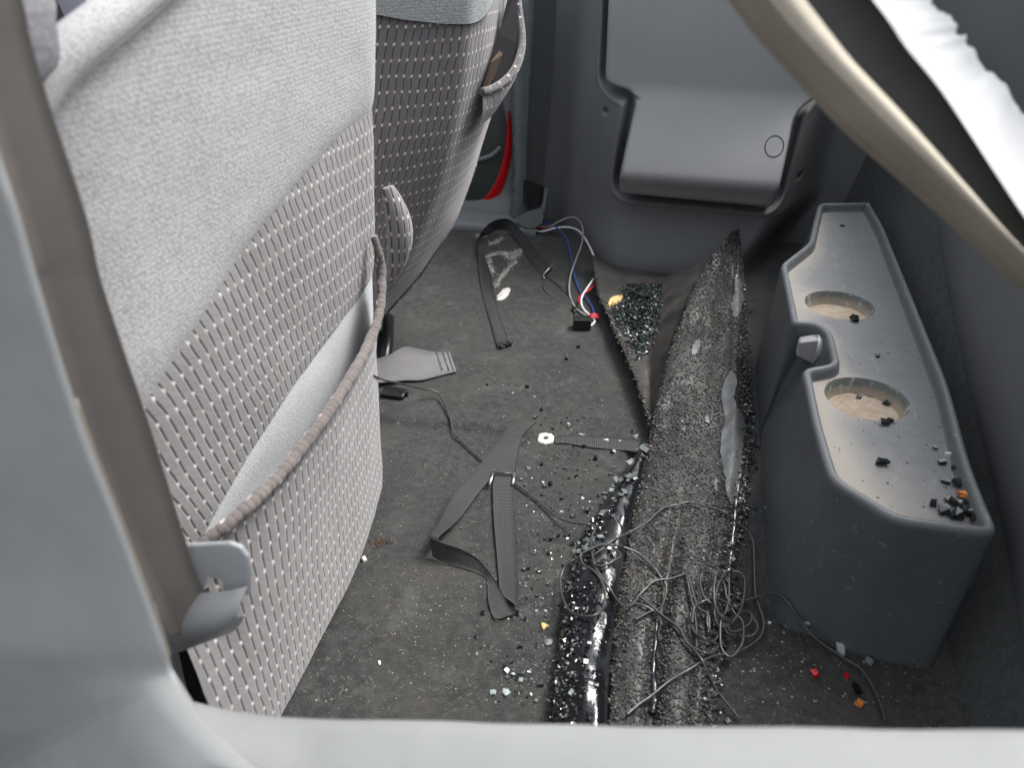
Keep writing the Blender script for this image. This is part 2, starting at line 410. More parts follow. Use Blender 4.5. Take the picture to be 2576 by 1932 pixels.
# jump seat: folded cushion in the recess
def jump_prof(z):   # y of the face by height
    return interp([(.15, 1.768), (.185, 1.752), (.22, 1.736), (.238, 1.723), (.248, 1.720), (.258, 1.724), (.29, 1.744), (.33, 1.773), (.37, 1.803), (.40, 1.825), (.42, 1.835), (.47, 1.84), (.6, 1.848), (.76, 1.856)], z)
zs0 = min(p[1] for p in jxz); zs1 = .74
ins = .009
rows = np.linspace(zs0+ins, zs1, 150); nu = 70; V = []
zr = np.array(rows)
jp_np = jxz
def xlim(z):
    xs = []
    n = len(jxz)
    for i in range(n):
        a = jxz[i]; b = jxz[(i+1) % n]
        if (a[1] > z) != (b[1] > z): xs.append(a[0]+(b[0]-a[0])*(z-a[1])/(b[1]-a[1]))
    return (min(xs), max(xs)) if len(xs) > 1 else (jxz[0][0], jxz[0][0])
prof = np.array([jump_prof(z) for z in rows]); k = np.ones(7)/7; pp = np.convolve(np.pad(prof, 3, 'edge'), k, 'valid')
PTX = np.zeros((len(rows), nu)); PTZ = np.zeros_like(PTX)
for j, z in enumerate(rows):
    a, b = xlim(min(max(z, zs0+.012), .57)); a2 = a+ins; b2 = b-ins
    t = np.linspace(0, 1, nu); t = .5-.5*np.cos(math.pi*t); PTX[j] = a2+(b2-a2)*t; PTZ[j] = z
sd = poly_sdf(PTX, PTZ, jxz); edge = np.clip(-sd-ins, 0, 1)
YJ = pp[:, None]+.075*np.exp(-edge/.0026)+.0*PTX
# the cushion tilts a little back on its right side
V = np.stack([PTX.ravel(), YJ.ravel(), PTZ.ravel()], 1)
js = thing('jump_seat', (-.06, 1.80, .12), 'folded grey plastic jump seat recessed in the side wall', 'jump seat')
mk('cushion_shell', V, gridF(nu, len(rows)), M['jump'], js, sup=True)
c = PY(1948, 365, 1.775); cz = jump_prof(c.z)
ringv = []
for k2 in range(41):
    a = 2*math.pi*k2/40; zz = c.z+.0195*math.sin(a); ringv.append(Vector((c.x+.0195*math.cos(a), float(np.interp(zz, rows, pp))-.0004, zz)))
mb = MB(); mb.tube(ringv, .0011, 6, cap=False); mb.build('round_cap_ring', M['black'], js)
# rear wall of the cab: carpeted lower wall, lighter trim panel near the camera
def rear_x(y, z): return .362+.16*z+.0*y
ny, nz = 120, 80
gy = np.linspace(.10, 2.15, ny); gz = np.linspace(-.01, .80, nz); YY, ZZ = np.meshgrid(gy, gz)
XX = .352+.20*np.clip(ZZ, 0, .4)+.05*np.clip(ZZ-.4, 0, 1)-.05*sm(1.75, 2.05, YY)+.004*vnoise(YY*9, ZZ*9)+.001*vnoise(YY*60, ZZ*60)
V = np.stack([XX.ravel(), YY.ravel(), ZZ.ravel()], 1)
F = [tuple(reversed(f)) for f in gridF(ny, nz)]
tag(mk('rear_wall', V, F, M['wall_carpet'], sup=True), kind='structure', label='dark carpeted rear wall of the cab behind the cup holder tray')
# pale trim panel standing proud of the rear wall
edge = [(2362, 560), (2378, 640), (2400, 760), (2424, 880), (2455, 1010), (2485, 1130), (2515, 1250), (2545, 1400), (2575, 1560), (2600, 1720), (2625, 1900)]
def rear_hit(x, y, off=0):
    d = ray(x, y); p, n, i, t = bvh().ray_cast(C0, d); return p+Vector((-off, 0, 0))
E0 = cr([rear_hit(x, y, .003) for x, y in edge], 6); V = []; nc = 16
for p in E0:
    for k2 in range(nc):
        f = k2/(nc-1); q = p+Vector((0, 0, 0)); dz = f*.42
        V.append(Vector((p.x+.20*max(0, min(p.z+dz, .4)-p.z)*1-.022*(1-math.exp(-f*9))+.02*f, p.y-.02*f, p.z+dz)))
tag(mk('rear_trim_panel', V, gridF(nc, len(E0)), plain('grey_side_trim', (.11, .115, .12), .6, .08, 9, .3)), kind='structure', label='grey trim panel on the rear wall, right edge')

# far door with red reflector and the door sill
DY = 1.99
door = thing('far_door', (-.75, DY, .0), 'grey far door trim with dark oval pod and red reflector crescent', 'door')
nx, nz = 60, 60
gx = np.linspace(-1.3, -.515, nx); gz = np.linspace(.04, .8, nz); XX, ZZ = np.meshgrid(gx, gz)
YY = DY+.03*sm(-.56, -.515, XX)-.03*sm(.10, .04, ZZ)+.0*XX
V = np.stack([XX.ravel(), YY.ravel(), ZZ.ravel()], 1); mk('panel', V, gridF(nx, nz), M['plastic'], door)
pc = PY(1165, 340, DY-.01); rx = PY(1286, 340, DY-.01).x-pc.x; rz = pc.z-PY(1165, 546, DY-.01).z
mb = []; NA, NR = 72, 14; V = []
for j in range(NR):
    f = j/(NR-1)
    for i in range(NA):
        a = 2*math.pi*i/NA
        V.append(Vector((pc.x+rx*.90*(1-f)*math.cos(a), DY-.006-.03*math.sin(f*math.pi/2)**.6, pc.z+rz*.88*(1-f)*math.sin(a))))
mk('speaker_pod', V, gridF(NA, NR, True), M['dark_trim'], door)
V = []
for i in range(60):
    a = math.radians(235+ (378-235)*i/59); wdt = .02+.24*math.sin(math.pi*i/59)**.8
    for k2 in range(7):
        s = 1.0-wdt*k2/6; V.append(Vector((pc.x+rx*s*math.cos(a), DY-.004-.009*math.sin(math.pi*k2/6), pc.z+rz*s*math.sin(a))))
mk('red_reflector', V, gridF(7, 60), M['red'], door)
lp = cr([PY(x, y, DY-.034) for x, y in [(1195, 402), (1215, 398), (1240, 388), (1258, 370)]], 6); mb = MB(); mb.tube(lp, .006, 8); mb.build('ledge', M['plastic'], door)
# painted door post between door and side wall
mb = MB(); a = PY(1262, -40, 1.955); 
V = []
for x, y, dd in [(1283, -40, 0), (1287, 300, 0), (1290, 420, 0), (1286, 500, 0), (1280, 545, 0), (1276, 600, 0)]:
    p = PY(x, y, 1.96)
    for k2 in range(8):
        f = k2/7; V.append(Vector((p.x+f*(-.485-p.x), 1.975-.035*math.sin(math.pi*min(1, f*1.2+.1)), p.z)))
post = mk('door_post', V, gridF(8, 6), plain('blue_grey_painted_post', (.13, .15, .155), .25, .15, 30)); tag(post, kind='structure', label='blue grey painted door post beside the far belt')
L = [PZ(x, y, .03) for x, y in [(1130, 575), (1300, 568)]]
mb = MB(); n = 20; V = []
for i in range(n):
    f = i/(n-1); x = -1.2+f*.74
    for (dy, z) in [(0, -.004), (-.002, .016), (.004, .026), (.012, .03), (.10, .05), (.14, .1)]: V.append(Vector((x, 1.885+dy+.02*f, z)))
tag(mk('door_sill', V, gridF(6, n), plain('sill_plate', (.15, .165, .17), .45, .1, 12)), kind='structure', label='grey sill plate under the far door')
# dark front of the cab, glimpsed over the seat top
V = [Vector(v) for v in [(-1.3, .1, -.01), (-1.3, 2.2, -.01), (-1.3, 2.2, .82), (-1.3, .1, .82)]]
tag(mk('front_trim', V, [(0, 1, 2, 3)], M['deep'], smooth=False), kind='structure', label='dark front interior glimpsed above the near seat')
a = PX(253, 8, -1.1); mb = MB(); mb.box(a, (.03, 0, 0), (0, .06, .015), (0, -.01, .05)); mb.box(Vector((a.x-.06, a.y, a.z/2-.03)), (.05, 0, 0), (0, .09, 0), (0, 0, a.z/2-.03)); 
tag(bevel(mb.build('console', M['lilac'])), 'pale lilac plastic console glimpsed above the near seat top', 'console')

# ------------------------------------------------------------ near window opening: sill, pillar, diagonal frame
SZ = .42
ed = [(436, 1714), (450, 1722), (480, 1729), (520, 1737), (596, 1749), (704, 1761), (850, 1767), (1002, 1770), (1293, 1776), (1800, 1779), (2300, 1781), (2800, 1783), (3700, 1788)]
E0 = cr([PY(x, y, .223) for x, y in ed], 5); V = []
back = Vector((0, -1, 0)); prof = [(.012, -.20), (.003, -.06), (.0, -.022), (.002, -.012), (.007, -.004), (.015, 0), (.04, .002), (.07, .0), (.10, -.004), (.14, -.012), (.2, -.03)]
for p in E0:
    for dd, z in prof: V.append(p+back*dd+Vector((1.45*dd*max(0.0, 1-(p.x-E0[0].x)/.42), 0, z+.0025*float(vnoise(p.x*30, dd*40)))))
SILLX = [p.x for p in E0]; SILLZ = [p.z for p in E0]
tag(mk('window_sill', V, gridF(len(prof), len(E0)), M['sill']), kind='structure', label='pale mottled window sill along the bottom edge')
# pillar: grey trim left of the belt
def sill_z(x): return float(np.interp(x, SILLX, SILLZ))
ed = [(-330, -900), (-190, -350), (-60, 180), (-10, 380), (40, 530), (92, 715), (165, 955), (222, 1122), (300, 1320), (370, 1510), (412, 1630), (436, 1700)]
Yd = [.25, .248, .245, .243, .241, .239, .237, .235, .233, .231, .229, .227]; K = [PY(x, y, Yd[i]) for i, (x, y) in enumerate(ed)]
foot = []
for x, y in [(470, 1762), (540, 1840), (640, 1930), (760, 2030)]:
    p = PZ(x, y, .36)
    for it in range(4): p = PZ(x, y, sill_z(p.x)+.0015)
    foot.append(p)
foot += [foot[-1]+Vector((0, -.10, 0)), foot[-1]+Vector((0, -.26, 0))]
E0 = cr(K+foot, 6); V = []; nfoot = len(E0)-6*len(foot)
for i, p in enumerate(E0):
    w = max(0.0, min(1.0, (i-nfoot+4)/8))
    offs = [(-.075, .05), (-.022, .016), (-.006, .006), (-.0006, .002), (-.004, -.001), (-.03, -.004), (-.08, -.014), (-.16, -.04), (-.34, -.10)]
    for k2, (dx, dy) in enumerate(offs):
        if k2 < 4: V.append(p+Vector((dx, dy, 0))*(1-w)+Vector((.002*(3-k2), 0, -.002*(3-k2)))*w)
        else: V.append(p+Vector((dx, dy*(1-w), -.9*w*max(0.0, -dx-.02))))
pil = tag(mk('door_pillar', V, [tuple(reversed(f)) for f in gridF(9, len(E0))], M['sill']), kind='structure', label='pale grey door pillar trim at the left edge')
mb = MB(); mb.tube([p+Vector((-.0015, .003, 0)) for p in E0[38:64]], .0013, 8); mb.build('weatherstrip', plain('weatherstrip_rubber', (.19, .165, .13), .8, .2, 40, .2), pil)
# added black panel that stands in for the dark gap behind the belt latch
V = [PY(x, y, .36) for x, y in [(380, 1480), (520, 1500), (552, 1600), (600, 1775), (430, 1800), (330, 1700)]]
V2 = [v+Vector((-.01, .02, 0)) for v in V]; F = [tuple(range(6)), tuple(reversed(range(6, 12)))]+[(i, i+6, (i+1) % 6+6, (i+1) % 6) for i in range(6)]
tag(mk('dark_gap_panel', V+V2, F, M['deep'], smooth=False), kind='structure', label='black panel filling the dark gap behind the belt latch, lower left')
# diagonal frame at upper right
curves = [  # (pixel curve, distance, material of band that ends here)
 ([(1760, -80), (1830, 0), (1900, 89), (2048, 253), (2153, 359), (2322, 506), (2533, 700), (2660, 815)], .425),
 ([(1775, -95), (1845, -12), (1915, 75), (2064, 236), (2169, 341), (2338, 488), (2549, 682), (2676, 797)], .405),
 ([(1850, -110), (1925, -15), (2000, 75), (2130, 210), (2240, 320), (2390, 460), (2576, 640), (2700, 750)], .392),
 ([(1955, -90), (2027, 0), (2090, 82), (2153, 160), (2280, 295), (2448, 485), (2571, 629), (2680, 750)], .398),
 ([(1958, -94), (2031, -4), (2094, 78), (2157, 156), (2284, 291), (2452, 481), (2575, 625), (2684, 746)], .43),
 ([(2118, -94), (2187, -4), (2236, 61), (2276, 122), (2344, 205), (2402, 287), (2567, 540), (2650, 650)], .435),
 ([(2122, -98), (2191, -8), (2240, 57), (2280, 118), (2348, 201), (2406, 283), (2571, 536), (2654, 646)], .408),
 ([(2285, -60), (2343, 0), (2385, 46), (2419, 89), (2457, 131), (2491, 181), (2575, 275), (2650, 345)], .475),
]
frm = thing('window_frame', PY(2400, 400, .40), 'slanted window frame with tan rubber seal, dark channel and white glare-toned edge', 'window frame')
CV = [cr([PY(x, y, Y) for x, y in c], 10) for c, Y in curves]
d0 = (CV[1][0]-CV[1][4]).normalized(); d1 = (CV[1][-1]-CV[1][-5]).normalized()   # the frame runs on past the picture at both ends
CV = [[c[0]+d0*(.05*k) for k in range(9, 0, -1)]+c+[c[-1]+d1*(.04*k) for k in range(1, 6)] for c in CV]
SMOOTH = [p.copy() for p in CV[7]]; jag = []
for i, p in enumerate(CV[7]):
    jag.append(p+Vector((.0016, .0010, .0020))*float(1.6*vnoise(i*.3, 3)+.5*vnoise(i*.9, 9)))
CV[7] = jag
def band(name, a, b, mat, nb=6, crown=0.0):
    V = []
    for p, q in zip(CV[a], CV[b]):
        for k2 in range(nb): f = k2/(nb-1); V.append(p.lerp(q, f)+Vector((0, -crown*math.sin(math.pi*f), crown*.5*math.sin(math.pi*f))))
    return mk(name, V, gridF(nb, len(CV[a])), mat, frm)
band('seal_lip', 0, 1, M['tan']); band('rubber_seal', 1, 2, M['tan'], 8, .002); band('rubber_seal', 2, 3, M['tan2'], 8, .003); band('channel_side', 3, 4, M['seal_dark'])
band('channel', 4, 5, M['seal_dark']); band('channel_side', 5, 6, M['seal_dark']); band('glare_edge', 6, 7, M['glare_paint'], 8)
V = []
ext = [Vector((.10, .0, .10))]*len(CV[7])
for p in SMOOTH:
    for k2 in range(6): f = k2/5; V.append(p+Vector((-.006+.15*f, .012+.03*f, -.006+.12*f)))
mk('outer_trim', V, gridF(6, len(CV[7])), plain('dark_green_grey_trim', (.062, .07, .068), .5, .1, 20), frm)

# ------------------------------------------------------------ seats
def gx_back(y, z): return -.42+.1*(z-.2)
def seat_pt(x, y):
    d = ray(x, y); t = (-.42+.1*(CAMH-.2))/(d.x-.1*d.z); return C0+d*t
zb = sorted([(p.y, p.z) for p in [seat_pt(*q) for q in [(972, 250), (880, 312), (760, 440), (640, 590), (500, 800), (365, 1005), (250, 1180)]]])
zl = sorted([(p.y, p.z) for p in [seat_pt(*q) for q in [(955, 680), (910, 745), (830, 850), (725, 990), (625, 1150), (515, 1345), (430, 1480)]]])
YN, YF = .285, .838
def ztop(y): return (.66+(y-.36)*.386 if y < .48 else .706+(y-.48)*.2)+.010
def seat_grid(name, z0f, z1f, mat, parent, nu=64, nv=30, off=0.0, edge_in=.0, sup=True):
    V = []; uv = []
    us = [YN+(YF-YN)*(.5-.5*math.cos(math.pi*(i/(nu-1)))) for i in range(nu)]
    for j in range(nv):
        for i in range(nu):
            y = us[i]; f = j/(nv-1); z = z0f(y)+(z1f(y)-z0f(y))*f
            x = gx_back(y, z)+off
            de = YF-y; dn = y-YN
            x -= .045*math.exp(-de/.012)+.03*math.exp(-dn/.012)
            x -= edge_in*(math.exp(-f/.06)+math.exp(-(1-f)/.06))
            x += .004*float(vnoise(y*9, z*9))+.0012*float(vnoise(y*40, z*40))
            V.append(Vector((x, y, z))); uv.append((y+.36*z, z))
    return mk(name, V, gridF(nu, nv), mat, parent, uv=uv, sup=sup)
seatA = thing('front_seat', (-.45, .55, .0), 'near pale grey cloth seat back with sagging map pocket', 'seat')
fb = lambda y: interp(zb, y); fl = lambda y: interp(zl, y)
seat_grid('upper_back_cover', lambda y: fb(y)-.003, ztop, M['knit'], seatA, 80, 50, .002, .004)
seat_grid('lower_back_cover', lambda y: fl(y)-.004, fb, M['dot'], seatA, 80, 50, 0, .003)
seat_grid('pocket_lining', lambda y: .08, fl, M['lining'], seatA, 64, 30, -.002, .002)
# top roll and its seam
sp = [PX(x, y, -.365) for x, y in [(95, 290), (150, 205), (215, 140), (300, 70), (385, 0), (470, -70), (560, -140)]]
mb = MB(); P = cr(sp, 10); P = [p+Vector((-.008, 0, .004)) for p in P]; tv, tf = tubeVF(P, .0135, 16)
s = arclen(P); uv = [(s[i//16], .13*(i % 16)/16) for i in range(len(tv))]
mk('top_roll', tv, tf, M['knit'], seatA, uv=uv)
mb = MB(); mb.tube([p+Vector((.008, 0, -.010)) for p in P], .0018, 6); mb.build('seam', M['knit'], seatA)
# shoulder bolster at the near upper corner
pc = [PX(x, y, -.345) for x, y in [(45, -60), (160, -60), (165, 0), (178, 90), (183, 150), (172, 195), (140, 228), (118, 240), (60, 260), (-10, 100)]]
ctr = sum(pc, Vector())/len(pc); oc = cr(pc, 4, True); V = []; uv = []
for j in range(8):
    f = j/7
    for p in oc:
        q = p.lerp(ctr, 1-math.cos(f*math.pi/2)) if False else ctr+(p-ctr)*math.cos(f*math.pi/2)**.5 if f < 1 else ctr.copy()
        V.append(q+Vector((.03*math.sin(f*math.pi/2)-.03, 0, 0))); uv.append((q.y, q.z))
mk('shoulder_bolster', V, gridF(len(oc), 8, True), m_knit('shaded_knit', (.2, .2, .22), (.36, .355, .37), 300, 200), seatA, uv=uv)  # the bolster's purple-grey shade is painted into this knit's colour
# pocket: rim curve bulging off the back, sheet falling to a rounded bottom
rim_px = [((938, 596), .006), ((952, 640), .014), ((960, 690), .020), ((954, 780), .032), ((932, 855), .042), ((888, 940), .052), ((833, 1028), .058), ((772, 1112), .060), ((702, 1200), .058), ((630, 1272), .052), ((557, 1335), .042), ((480, 1395), .025), ((400, 1450), .02)]
rim = []
for (x, y), g in rim_px:
    d = ray(x, y); x0 = -.42+g; t = (x0+.1*(CAMH-.2))/(d.x-.1*d.z); rim.append(C0+d*t)
R = cr(rim, 10); V = []; uv = []; nv = 40
bot = [(.27, -.352), (.40, -.358), (.50, -.364), (.58, -.369), (.64, -.379), (.70, -.390), (.76, -.405), (.80, -.422), (.84, -.445)]
sR = arclen(R)
for j in range(nv):
    f = j/(nv-1)
    for i, p in enumerate(R):
        s = i/(len(R)-1)
        yb = .832-(.832-.30)*min(1.0, s*1.02)**1.0
        y = p.y+(yb-p.y)*min(1, f*1.3)
        xb = interp(bot, y); zb_ = .055
        if f < .8:
            q = f/.8; z = p.z+(zb_-p.z)*q
            x = p.x+(xb-p.x)*math.sin(q*math.pi/2)
        else:
            q = (f-.8)/.2; a = q*math.pi*.6; z = zb_-.035*math.sin(a); x = xb-.04*(1-math.cos(a))
        de = .838-y; x -= .05*math.exp(-max(0, de)/.010)*(1-.0*f)
        x += (.004*float(vnoise(y*14+2, z*11))+.0012*float(vnoise(y*50, z*40)))*min(1, f*4)
        V.append(Vector((x, y, z))); uv.append((y-.05*z, z+(0 if f < .8 else -(f-.8)*.05)))
mk('map_pocket', V, gridF(len(R), nv), M['dot'], seatA, uv=uv, sup=True)
# ruffled rim, one tube with gathers
R2 = cr(rim, 60); s = arclen(R2); ns = 14
def ruf(t, i): 
    q = s[i]/.0074+.25*math.sin(s[i]*60); return (1.0+.13*abs(math.sin(math.pi*q))**.5+.07*math.sin(q*2.3)+.05*math.sin(q*.7))*(.75+.35*min(1, t*3))
tv, tf = tubeVF([p+Vector((.001, 0, .002)) for p in R2], .0050, ns, rf=ruf)
uv = [(.022*(i % ns)/ns+.004, s[i//ns]) for i in range(len(tv))]
mk('pocket_rim', tv, tf, M['dot_rim'], seatA, uv=uv)
# gathered end of the pocket hanging past the seat's far side
gp = [PY(x, y, .90) for x, y in [(975, 470), (990, 510), (1004, 560), (1006, 610), (996, 660), (978, 705)]]
tv, tf = tubeVF(cr(gp, 8), .016, 12, rf=lambda t, i: .5+.6*math.sin(math.pi*t)); mk('pocket_gather', tv, tf, M['dot'], seatA, uv=[(v.y+v.x, v.z) for v in tv])
# seat side and frame under the back (keeps the back from being a bare sheet)
V = []; nv = 16
for j in range(nv):
    z = .03+(ztop(YF)-.03)*j/(nv-1)
    for k2 in range(6):
        f = k2/5; V.append(Vector((gx_back(YF, z)-.045-f*.14, YF+.006*math.sin(math.pi*f), z)))
mk('side_cover', V, gridF(6, nv), M['dot'], seatA, uv=[(v.x, v.z) for v in V])
mb = MB(); mb.box((-.5, .56, .045), (.06, 0, 0), (0, .25, 0), (0, 0, .045)); bevel(mb.build('seat_base', M['deep'], seatA), .01)

# far seat
seatB = thing('front_seat', (-.6, 1.25, .0), 'far seat back in shade-toned dotted cloth beside the far door', 'seat')
FROW = [(-90, 920, 1190, 1284, 1.42), (0, 920, 1185, 1276, 1.42), (130, 920, 1175, 1268, 1.42), (205, 920, 1166, 1258, 1.42), (280, 920, 1155, 1239, 1.41), (360, 920, 1140, 1213, 1.40), (430, 918, 1122, 1195, 1.38), (500, 915, 1095, 1169, 1.36), (580, 912, 1065, 1136, 1.33), (625, 910, 1045, 1100, 1.30), (696, 905, 1010, 1060, 1.26), (789, 895, 945, 974, 1.20), (840, 885, 915, 935, 1.18)]
def far_pt(y, t, lift=0.0):
    ys = [r[0] for r in FROW]; g = lambda k: float(np.interp(y, ys, [r[k] for r in FROW]))
    xl, xe, xs, ysil = g(1), g(2), g(3), g(4)
    tx = [0, .55, .72, .84, .93, 1.0]; px = [xl, xe, xe+(xs-xe)*.52, xe+(xs-xe)*.8, xe+(xs-xe)*.95, xs]; yy = [.985, 1.09, 1.15, 1.22, 1.31, ysil]
    X = float(np.interp(t, tx, px)); Y = float(np.interp(t, tx, yy))
    return PY(X, y, Y-lift)
FT = [i/95 for i in range(96)]
def far_sheet(name, y0f, y1f, mat, nv, lift=0.0, t1=1.0):
    V = []; uv = []; P0 = [far_pt(350, t*t1) for t in FT]; k = np.ones(9)/9
    al = [0.0]
    for i in range(1, 96): al.append(al[-1]+math.hypot(P0[i].x-P0[i-1].x, P0[i].y-P0[i-1].y))
    G = np.zeros((nv, 96, 3))
    for j in range(nv):
        for i, t in enumerate(FT):
            y = y0f(t*t1)+(y1f(t*t1)-y0f(t*t1))*j/(nv-1); G[j, i] = far_pt(y, t*t1, lift)
    for c in range(3):      # soften the padding both ways
        for j in range(nv): G[j, :, c] = np.convolve(np.pad(G[j, :, c], 4, 'reflect', reflect_type='odd'), k, 'valid')
        if nv > 30:
            for i in range(96): G[:, i, c] = np.convolve(np.pad(G[:, i, c], 4, 'reflect', reflect_type='odd'), k, 'valid')
    for j in range(nv):
        for i in range(96):
            p = Vector(G[j, i]); p.x += .004*float(vnoise(p.y*9+5, p.z*9)); V.append(p); uv.append((al[i]-.14*p.z, p.z*1.05))
    if t1 == 1.0:           # far side returns forward so that the back is not a bare sheet
        pass
    return mk(name, V, [tuple(reversed(f)) for f in gridF(96, nv)], mat, seatB, uv=uv, sup=True)
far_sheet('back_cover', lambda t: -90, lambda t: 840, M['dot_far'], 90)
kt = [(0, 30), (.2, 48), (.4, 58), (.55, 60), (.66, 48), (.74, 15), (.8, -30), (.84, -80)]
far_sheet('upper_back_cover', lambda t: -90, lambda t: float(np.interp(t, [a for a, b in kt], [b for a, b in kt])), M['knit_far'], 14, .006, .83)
V = []; SILP = [far_pt(y, 1.0) for y in range(-90, 841, 30)]
for p in SILP:
    for k2 in range(4): V.append(p+Vector((-.06*k2, .02*k2+.004, 0)))
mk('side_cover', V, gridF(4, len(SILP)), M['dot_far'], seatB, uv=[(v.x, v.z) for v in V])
# far map pocket: rim loop standing off near the far top corner, with brown card in it
rp = [(1296, -60, 1.30), (1304, 20, 1.28), (1312, 80, 1.26), (1311, 125, 1.24), (1296, 172, 1.21), (1270, 203, 1.18), (1240, 222, 1.155), (1213, 230, 1.135)]
RP = cr([PY(x, y, Y) for x, y, Y in rp], 12); s = arclen(RP)
tv, tf = tubeVF(RP, .0062, 12, rf=lambda t, i: 1+.08*abs(math.sin(math.pi*s[i]/.008))); mk('pocket_rim', tv, tf, M['dot_far'], seatB, uv=[(.03*(i % 12)/12, s[i//12]) for i in range(len(tv))])
# pocket sheet between the rim and the seat's far side
V = []; uv = []; nv = 10
tgt = [PY(x, y, Y) for x, y, Y in [(1302, -55, 1.33), (1305, 40, 1.32), (1306, 140, 1.30), (1290, 208, 1.26), (1262, 252, 1.22), (1248, 276, 1.19), (1232, 296, 1.17), (1205, 320, 1.14)]]
TG = cr(tgt, 12)
for j in range(nv):
    f = j/(nv-1)
    for p, q in zip(RP, TG):
        v = p.lerp(q, f)+Vector((.006*math.sin(math.pi*f), -.008*math.sin(math.pi*f), 0)); V.append(v); uv.append((v.y, v.z))
mk('map_pocket', V, gridF(len(RP), nv), M['dot_far'], seatB, uv=uv)
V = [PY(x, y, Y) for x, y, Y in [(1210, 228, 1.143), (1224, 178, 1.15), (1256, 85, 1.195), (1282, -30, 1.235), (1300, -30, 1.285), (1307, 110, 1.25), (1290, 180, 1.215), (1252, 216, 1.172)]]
mk('pocket_mouth_shade', V, [tuple(range(8))], M['deep'], seatB, smooth=False)  # flat dark sheet stands in for the shade inside the pocket
cv = [PY(x, y, Y) for x, y, Y in [(1214, 222, 1.137), (1236, 155, 1.145), (1258, 127, 1.165), (1265, 136, 1.168), (1243, 192, 1.155), (1226, 226, 1.145)]]
F = [tuple(range(6)), tuple(reversed(range(6, 12)))]+[(i, i+6, (i+1) % 6+6, (i+1) % 6) for i in range(6)]
tag(mk('paper_card', cv+[v+Vector((-.002, .002, 0)) for v in cv], F, M['brown_card'], smooth=False), 'brown card poking out of the far seat pocket', 'card')
mb = MB(); mb.box((-.76, 1.25, .03), (.08, 0, 0), (0, .24, 0), (0, 0, .03)); bevel(mb.build('seat_base', M['deep'], seatB), .01)
mb = MB(); mb.tube([PZ(965, 925, .012), PZ(975, 860, .02), PZ(978, 800, .03)], .012, 10); tag(mb.build('seat_track', M['black']), 'dark seat track end between the two seats', 'seat track')

# ------------------------------------------------------------ cup holder tray
TZ = .22
top_px = [(2058, 509), (2189, 507), (2225, 567), (2306, 762), (2392, 970), (2447, 1173), (2518, 1342), (2435, 1335), (2249, 1308), (2169, 1257), (2086, 1206), (2063, 1130), (2041, 1050), (2017, 925), (2094, 911), (2076, 834), (2048, 812), (1992, 812), (1963, 662), (2004, 631), (2034, 608), (2045, 560)]
tp = [PZ(x, y, TZ) for x, y in top_px]
rr = [.02, .01, .05, .05, .05, .05, .015, .03, .03, .03, .03, .03, .03, .012, .014, .02, .02, .012, .018, .03, .03, .03]
rp2 = round_poly([(p.x, p.y) for p in tp], rr, 6)
def resample(P, n, closed=True):
    P = [Vector(p) for p in P]
    Q = P+[P[0]]; s = arclen(Q); out = []; j = 0
    for i in range(n):
        t = s[-1]*i/n
        while s[j+1] < t: j += 1
        out.append(Q[j].lerp(Q[j+1], (t-s[j])/max(1e-9, s[j+1]-s[j])))
    return out
NO = 320; OUT = resample([(p.x, p.y, 0) for p in rp2], NO)
area = sum(OUT[i].x*OUT[(i+1) % NO].y-OUT[(i+1) % NO].x*OUT[i].y for i in range(NO)); sg = 1 if area > 0 else -1
def inset(P, d):
    n = len(P); out = []
    for i in range(n):
        t = (P[(i+2) % n]-P[i-2]).normalized(); out.append(P[i]+Vector((-t.y, t.x, 0))*sg*d)
    return out
def bottom_of(p):
    x, y = p.x, p.y
    xl = interp([(.68, .150), (.72, .1415), (1.0, .134), (1.35, .126), (1.5, .15), (1.72, .185)], y)
    rightness = sm(.2, .31, x)
    bx = xl+(x-xl)*rightness*1.0 if x < .31 else x
    if y < .76:
        w = sm(.15, .24, x); bx = max(x*1.0, .142) if x > .2 else .142+(x-.165)*.6
        return Vector((bx, y+(.69-y)*.3*w, 0))
    return Vector((bx, y, 0))
rings = []
INN = inset(OUT, .0145)
body_prof = [(1.0, -.004), (.8, .03), (.62, .07), (.48, .11), (.36, .14), (.22, .165), (.1, .19), (.03, .206), (0, .212)]
V = []; dust = []
for w, z in body_prof:
    w2 = sm(0, 1, w) if w < 1 else 1.0
    for p in OUT:
        b = bottom_of(p); q = p.lerp(b, float(w2)); V.append(Vector((q.x, q.y, z))); dust.append(.04)
for d, z, du in [(.0012, .2165, .25), (.0035, .2195, .3), (.007, .2205, .25), (.0105, .2185, .2), (.0125, .214, .15), (.0135, .207, .25), (.0145, .2035, .9)]:
    for p in inset(OUT, d): V.append(Vector((p.x, p.y, z))); dust.append(du)
F = gridF(NO, len(body_prof)+7, True)
if sg < 0: F = [tuple(reversed(f)) for f in F]
# inner floor with two round holes
CUPS = [(2110, 772), (2178, 1008)]; CR = [.055, .0535]; TF = .2035
cc = [PZ(x, y, TF-.004) for x, y in CUPS]
pts = [(v.x, v.y) for v in V[-NO:]]; edges = [(i, (i+1) % NO) for i in range(NO)]; NCU = 56
for c, r in zip(cc, CR):
    b = len(pts); pts += [(c.x+r*math.cos(2*math.pi*i/NCU), c.y+r*math.sin(2*math.pi*i/NCU)) for i in range(NCU)]; edges += [(b+i, b+(i+1) % NCU) for i in range(NCU)]
gxs = np.arange(.10, .36, .011); gys = np.arange(.66, 1.74, .011); GX, GY = np.meshgrid(gxs, gys)
inp = [(v.x, v.y) for v in V[-NO:]]; sdi = poly_sdf(GX, GY, inp)
for x, y, sdv in zip(GX.ravel(), GY.ravel(), sdi.ravel()):
    if sdv < -.004 and all(math.hypot(x-c.x, y-c.y) > r+.004 for c, r in zip(cc, CR)): pts.append((x, y))
